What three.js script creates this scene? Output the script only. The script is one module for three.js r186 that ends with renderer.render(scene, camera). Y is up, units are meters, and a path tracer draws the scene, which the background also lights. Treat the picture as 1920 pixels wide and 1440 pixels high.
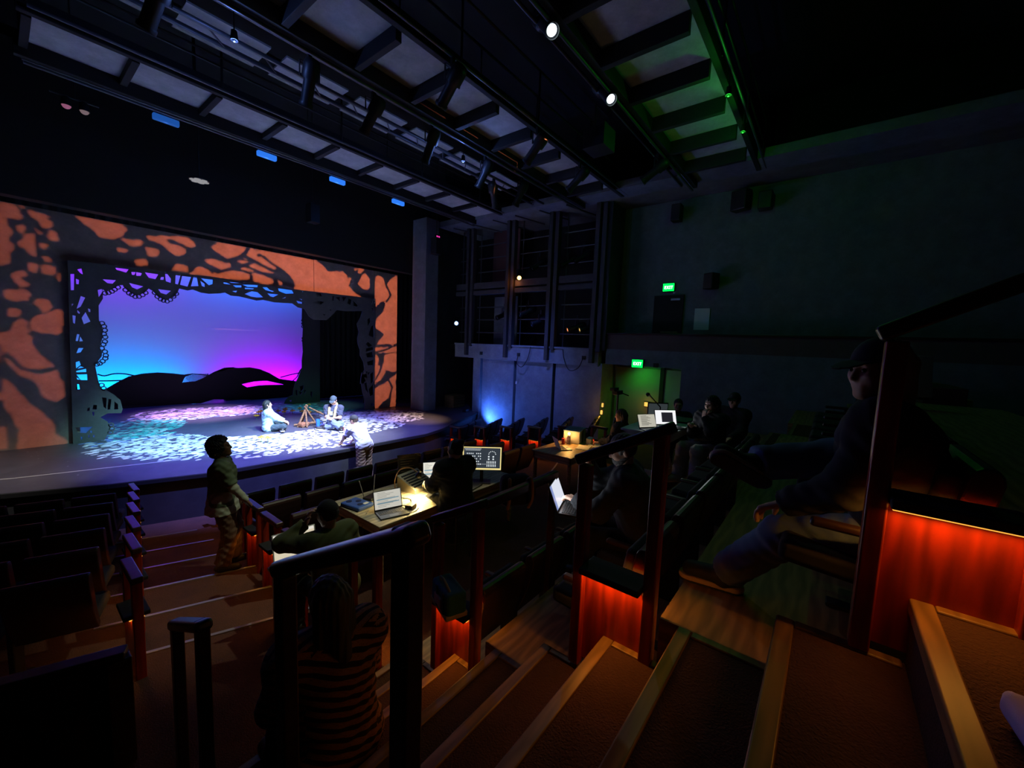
import * as THREE from 'three';
import { mergeGeometries } from 'three/addons/utils/BufferGeometryUtils.js';
import { RoundedBoxGeometry } from 'three/addons/geometries/RoundedBoxGeometry.js';
import { RectAreaLightUniformsLib } from 'three/addons/lights/RectAreaLightUniformsLib.js';
RectAreaLightUniformsLib.init();

// x runs along the stage front (to the right-hand side wall), -z runs upstage, stage floor y = 1
const scene = new THREE.Scene();
scene.background = new THREE.Color(0x000000);
const camera = new THREE.PerspectiveCamera(86.93, 4 / 3, 0.02, 100);
camera.position.set(0, 3.7, 0);
camera.up.set(0.0536, 0.9944, -0.0912);
camera.lookAt(0.78375, 3.7 - 0.0985, -0.61321);
const renderer = new THREE.WebGLRenderer({ antialias: true });
renderer.toneMapping = THREE.LinearToneMapping;
renderer.toneMappingExposure = 1.0;
renderer.shadowMap.enabled = true;

const V = (x, y, z) => new THREE.Vector3(x, y, z);
const RGB = (r, g, b) => new THREE.Color().setRGB(r, g, b);
function spot(x, y, z, tx, ty, tz, color, intensity, angleDeg, penumbra = 0.6, radius = 1) {
  const l = new THREE.SpotLight(color, intensity, 0, THREE.MathUtils.degToRad(angleDeg), penumbra, 2);
  l.position.set(x, y, z); l.target.position.set(tx, ty, tz); l.shadow.radius = radius;
  scene.add(l, l.target); return l;
}
function rect(x, y, z, tx, ty, tz, w, h, color, intensity) {
  const l = new THREE.RectAreaLight(color, intensity, w, h);
  l.position.set(x, y, z); l.lookAt(tx, ty, tz); scene.add(l); return l;
}
function point(x, y, z, color, intensity, radius = 1) {
  const l = new THREE.PointLight(color, intensity, 0, 2);
  l.position.set(x, y, z); l.shadow.radius = radius; scene.add(l); return l;
}

// ---- the show lighting: lamps on the catwalks over the house and over the stage (their housings are built below) ----
const SHOW = [
  // x, y, z, target, colour, candela, half angle, penumbra
  [3.2, 7.55, -6.85, 3.6, 1, -10.6, RGB(0.20, 0.21, 1.0), 820, 24, 0.9],
  [7.2, 7.55, -6.85, 6.6, 1, -10.6, RGB(0.19, 0.20, 1.0), 520, 22, 0.9],
  [5.6, 7.55, -6.85, 5.5, 1, -10.9, RGB(0.76, 0.92, 1.0), 960, 19, 1.0],
  [4.3, 7.55, -6.85, 3.2, 1, -12.5, RGB(0.30, 0.85, 0.88), 620, 17, 1.0],
  [8.6, 7.55, -6.85, 8.9, 1, -11.0, RGB(1.0, 0.62, 0.40), 330, 9, 1.0],
  [1.4, 7.55, -6.85, -0.2, 1, -11.6, RGB(1.0, 0.92, 0.85), 150, 15, 1.0],
  [4.6, 7.0, -14.3, 4.2, 1, -16.2, RGB(0.75, 0.5, 1.0), 560, 19, 1.0],
  [7.4, 7.0, -14.3, 7.7, 1, -15.4, RGB(0.22, 0.75, 0.62), 60, 17, 1.0],
];
for (const a of SHOW) spot(a[0], a[1] - 0.1, a[2] - 0.2, a[3], a[4], a[5], a[6], a[7], a[8], a[9]);
// the orange tree wash on the portal: a lamp behind a cut metal pattern plate (built with its housing)
const TREE = { x: 7.0, y: 7.45, z: -3.5 };
{ const l = spot(TREE.x, TREE.y, TREE.z, 7.2, 4.4, -13.7, RGB(1.0, 0.25, 0.11), 700, 50, 1.0, 0.05); }
// strip lights above and below the backdrop
const CYC = [
  // x0, x1, y, z, ty, tz, colour, nits
  [0.6, 4.4, 1.25, -18.95, 2.9, -19.6, RGB(0.0, 0.30, 1.0), 122],
  [5.6, 9.0, 1.25, -18.95, 2.7, -19.6, RGB(0.34, 0.0, 1.0), 122],
  [0.4, 4.0, 6.6, -18.9, 4.6, -19.6, RGB(0.22, 0.0, 1.0), 112],
  [4.6, 9.4, 6.6, -18.9, 4.6, -19.6, RGB(0.0, 0.15, 1.0), 104],
];
for (const [x0, x1, y, z, ty, tz, c, n] of CYC) rect((x0 + x1) / 2, y, z, (x0 + x1) / 2, ty, tz, x1 - x0, 0.14, c, n);

// ---------------------------------------------------------------- helpers
let seed = 7;
const rnd = () => { seed = (seed * 1664525 + 1013904223) >>> 0; return seed / 4294967296; };
const taken = new Map();
function numbered(name) { const n = taken.get(name) || 0; taken.set(name, n + 1); return n ? `${name}_${String(n).padStart(3, '0')}` : name; }
function tag(o, label, category, group, kind) {
  if (label) o.userData.label = label;
  if (category) o.userData.category = category;
  if (group) o.userData.group = group;
  if (kind) o.userData.kind = kind;
  return o;
}
function thing(name, label, category, p = [0, 0, 0], turn = 0, group) {
  const g = new THREE.Group(); g.name = numbered(name); g.position.set(...p); g.rotation.y = turn;
  scene.add(g); return tag(g, label, category, group);
}
function flat(g) { g = g.index ? g.toNonIndexed() : g; for (const k of Object.keys(g.attributes)) if (!['position', 'normal', 'uv'].includes(k)) g.deleteAttribute(k); if (!g.attributes.uv) g.setAttribute('uv', new THREE.BufferAttribute(new Float32Array(g.attributes.position.count * 2), 2)); return g; }
function merge(list) { return list.length === 1 ? list[0] : mergeGeometries(list.map(flat)); }
function metreUV(geo) {   // uv in metres from the dominant axis of each face
  const g = flat(geo), p = g.attributes.position, n = g.attributes.normal, uv = g.attributes.uv;
  for (let i = 0; i < p.count; i += 3) {
    const ax = Math.abs(n.getX(i) + n.getX(i + 1) + n.getX(i + 2)), ay = Math.abs(n.getY(i) + n.getY(i + 1) + n.getY(i + 2)), az = Math.abs(n.getZ(i) + n.getZ(i + 1) + n.getZ(i + 2));
    for (let k = i; k < i + 3; k++) {
      if (ay >= ax && ay >= az) uv.setXY(k, p.getX(k), -p.getZ(k));
      else if (ax >= az) uv.setXY(k, -p.getZ(k), p.getY(k));
      else uv.setXY(k, p.getX(k), p.getY(k));
    }
  }
  return g;
}
function part(name, geo, m, parent) {
  let g = Array.isArray(geo) ? merge(geo) : geo;
  if (m.userData.metres) g = metreUV(g);
  const o = new THREE.Mesh(g, m);
  o.name = parent ? name : numbered(name);
  (parent || scene).add(o);
  return o;
}
function solo(name, geo, m, label, category, group) { return tag(part(name, geo, m), label, category, group); }
function struct(name, geo, m, label) { return tag(part(name, geo, m), label, null, null, 'structure'); }
function bx(x0, x1, y0, y1, z0, z1) { const g = new THREE.BoxGeometry(x1 - x0, y1 - y0, z1 - z0); g.translate((x0 + x1) / 2, (y0 + y1) / 2, (z0 + z1) / 2); return g; }
function rb(x0, x1, y0, y1, z0, z1, r = 0.01, s = 2) { const g = new RoundedBoxGeometry(x1 - x0, y1 - y0, z1 - z0, s, r); g.translate((x0 + x1) / 2, (y0 + y1) / 2, (z0 + z1) / 2); return g; }
function rod(a, b, r, seg = 8) {
  const A = V(...a), B = V(...b), d = B.clone().sub(A), g = new THREE.CylinderGeometry(r, r, d.length(), seg);
  g.applyQuaternion(new THREE.Quaternion().setFromUnitVectors(V(0, 1, 0), d.clone().normalize()));
  g.translate((A.x + B.x) / 2, (A.y + B.y) / 2, (A.z + B.z) / 2); return g;
}
function beam(a, b, w, h, r = 0) {   // rectangular bar from a to b
  const A = V(...a), B = V(...b), d = B.clone().sub(A), L = d.length(), g = r ? new RoundedBoxGeometry(w, h, L, 2, r) : new THREE.BoxGeometry(w, h, L);
  const m = new THREE.Matrix4().lookAt(V(0, 0, 0), d.clone().negate(), Math.abs(d.y / L) > 0.95 ? V(1, 0, 0) : V(0, 1, 0));
  g.applyMatrix4(m); g.translate((A.x + B.x) / 2, (A.y + B.y) / 2, (A.z + B.z) / 2); return g;
}
function cable(pts, r = 0.006, seg = 24, rad = 5) { return new THREE.TubeGeometry(new THREE.CatmullRomCurve3(pts.map(p => V(...p))), seg, r, rad); }
function prism(poly, y0, y1) {   // poly in x, z
  const s = new THREE.Shape(poly.map(([x, z]) => new THREE.Vector2(x, -z)));
  const g = new THREE.ExtrudeGeometry(s, { depth: y1 - y0, bevelEnabled: false });
  g.rotateX(-Math.PI / 2); g.translate(0, y0, 0); return g;
}
function lathe(pts, seg = 20) { return new THREE.LatheGeometry(pts.map(([r, y]) => new THREE.Vector2(r, y)), seg); }
function rot(g, rx = 0, ry = 0, rz = 0) { g.rotateX(rx); g.rotateY(ry); g.rotateZ(rz); return g; }
function mv(g, x, y, z) { g.translate(x, y, z); return g; }

// ---------------------------------------------------------------- materials
function canvasTex(w, h, draw, srgb = true) {
  const c = document.createElement('canvas'); c.width = w; c.height = h; draw(c.getContext('2d'), w, h);
  const t = new THREE.CanvasTexture(c); if (srgb) t.colorSpace = THREE.SRGBColorSpace;
  t.wrapS = t.wrapT = THREE.RepeatWrapping; return t;
}
function noiseTex(n, f, srgb) {
  const d = new Uint8Array(n * n * 4);
  for (let y = 0; y < n; y++) for (let x = 0; x < n; x++) { const c = f(x, y); const k = (y * n + x) * 4; d[k] = c[0]; d[k + 1] = c[1]; d[k + 2] = c[2]; d[k + 3] = 255; }
  const t = new THREE.DataTexture(d, n, n); t.magFilter = THREE.LinearFilter; t.minFilter = THREE.LinearFilter; t.wrapS = t.wrapT = THREE.RepeatWrapping;
  if (srgb) t.colorSpace = THREE.SRGBColorSpace; t.needsUpdate = true; return t;
}
const NZ = 64, grid = Array.from({ length: NZ * NZ }, () => rnd());
function vn(x, y, p, q = p) { // periodic value noise, periods p and q cells
  const xi = Math.floor(x), yi = Math.floor(y), fx = x - xi, fy = y - yi, s = t => t * t * (3 - 2 * t), g = (a, b) => grid[(((b % q) + q) % q) * NZ + (((a % p) + p) % p)];
  const u = s(fx), v = s(fy);
  return (g(xi, yi) * (1 - u) + g(xi + 1, yi) * u) * (1 - v) + (g(xi, yi + 1) * (1 - u) + g(xi + 1, yi + 1) * u) * v;
}
const fbm = (x, y, n) => (vn(x / n * 8, y / n * 8, 8) * 0.5 + vn(x / n * 24, y / n * 24, 24) * 0.3 + vn(x / n * 60, y / n * 60, 60) * 0.2);
const carpetBump = noiseTex(256, (x, y) => { const v = (vn(x / 256 * 60, y / 256 * 60, 60) * 0.5 + vn(x / 4 % 64, y / 4 % 64, 64) * 0.2 + rnd() * 0.3) * 255; return [v, v, v]; });
const woodMap = noiseTex(256, (x, y) => { const g = 0.5 + 0.5 * Math.sin((y / 256 * 2 * Math.PI) * 9 + 5 * vn(x / 256 * 3, y / 256 * 16, 3, 16)); const s = 0.72 + 0.2 * g + 0.12 * vn(x / 256 * 5, y / 256 * 60, 5, 60); return [255 * Math.min(1, s), 250 * Math.min(1, s), 240 * Math.min(1, s)]; }, true);
const grainMap = noiseTex(256, (x, y) => { const s = 0.8 + 0.2 * fbm(x, y, 256) + 0.06 * rnd() - 0.03; const v = 255 * Math.min(1, s); return [v, v, v]; }, true);
const fabricBump = noiseTex(128, (x, y) => { const v = 128 + 60 * Math.sin(x * Math.PI / 2) * Math.cos(y * Math.PI / 2) + 60 * (rnd() - 0.5); return [v, v, v]; });
function rep(t, n) { const c = t.clone(); c.repeat.set(n, n); c.needsUpdate = true; return c; }
function mat(color, rough = 0.8, opts = {}) {
  const { metres, ...o } = opts;
  const m = new THREE.MeshPhysicalMaterial({ color, roughness: rough, ...o });
  if (metres) m.userData.metres = true; return m;
}
const T = { carpet: rep(carpetBump, 3), wood: rep(woodMap, 1.6), grain: rep(grainMap, 0.7), fabric: rep(fabricBump, 12) };
T.woodV = T.wood.clone(); T.woodV.rotation = Math.PI / 2; T.woodV.needsUpdate = true;
const MT = {
  black: mat(RGB(0.012, 0.012, 0.013), 0.75, { metres: true, map: T.grain }),
  blackMetal: mat(RGB(0.018, 0.018, 0.02), 0.45),
  pipe: mat(RGB(0.10, 0.10, 0.11), 0.4, { metalness: 0.5 }),
  wallDark: mat(RGB(0.05, 0.056, 0.062), 0.85, { metres: true, map: T.grain }),
  wallGrey: mat(RGB(0.20, 0.21, 0.24), 0.8, { metres: true, map: T.grain }),
  panelGrey: mat(RGB(0.36, 0.37, 0.42), 0.8, { metres: true, map: T.grain }),
  ceilPanel: mat(RGB(0.55, 0.56, 0.58), 0.85, { metres: true, map: T.grain }),
  steel: mat(RGB(0.07, 0.066, 0.07), 0.55, { metres: true, map: T.grain }),
  carpet: mat(RGB(0.105, 0.038, 0.022), 0.95, { metres: true, map: T.grain, bumpMap: T.carpet, bumpScale: 0.006 }),
  nosing: mat(RGB(0.37, 0.19, 0.07), 0.4, { metres: true, map: T.wood }),
  strip: mat(RGB(0.35, 0.33, 0.40), 0.35, { metalness: 0.4 }),
  redWood: mat(RGB(0.44, 0.030, 0.007), 0.4, { metres: true, map: T.woodV, clearcoat: 0.3, clearcoatRoughness: 0.35 }),
  darkWood: mat(RGB(0.055, 0.022, 0.014), 0.35, { metres: true, map: T.wood, clearcoat: 0.5, clearcoatRoughness: 0.3 }),
  ply: mat(RGB(0.42, 0.24, 0.10), 0.55, { metres: true, map: T.wood }),
  seat: mat(RGB(0.016, 0.015, 0.018), 0.9, { metres: true, bumpMap: T.fabric, bumpScale: 0.001 }),
  seatShell: mat(RGB(0.045, 0.02, 0.017), 0.4),
  stageFront: mat(RGB(0.035, 0.036, 0.04), 0.6, { metres: true, map: T.grain }),
  lace: mat(RGB(0.075, 0.075, 0.078), 0.7, { metres: true, map: T.grain }),
  drop: mat(RGB(0.27, 0.21, 0.18), 0.92, { metres: true, map: T.grain, bumpMap: T.fabric, bumpScale: 0.001 }),
  cyc: mat(RGB(0.56, 0.56, 0.58), 0.95),
  drape: mat(RGB(0.014, 0.014, 0.014), 0.97),
  white: mat(RGB(0.72, 0.72, 0.70), 0.7),
  paper: mat(RGB(0.78, 0.74, 0.62), 0.8),
  plastic: mat(RGB(0.02, 0.02, 0.022), 0.35),
  silver: mat(RGB(0.45, 0.45, 0.47), 0.35, { metalness: 0.8 }),
};
function glow(color, power, base = 0x000000) { return new THREE.MeshStandardMaterial({ color: base, roughness: 0.6, emissive: color, emissiveIntensity: power }); }
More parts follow.
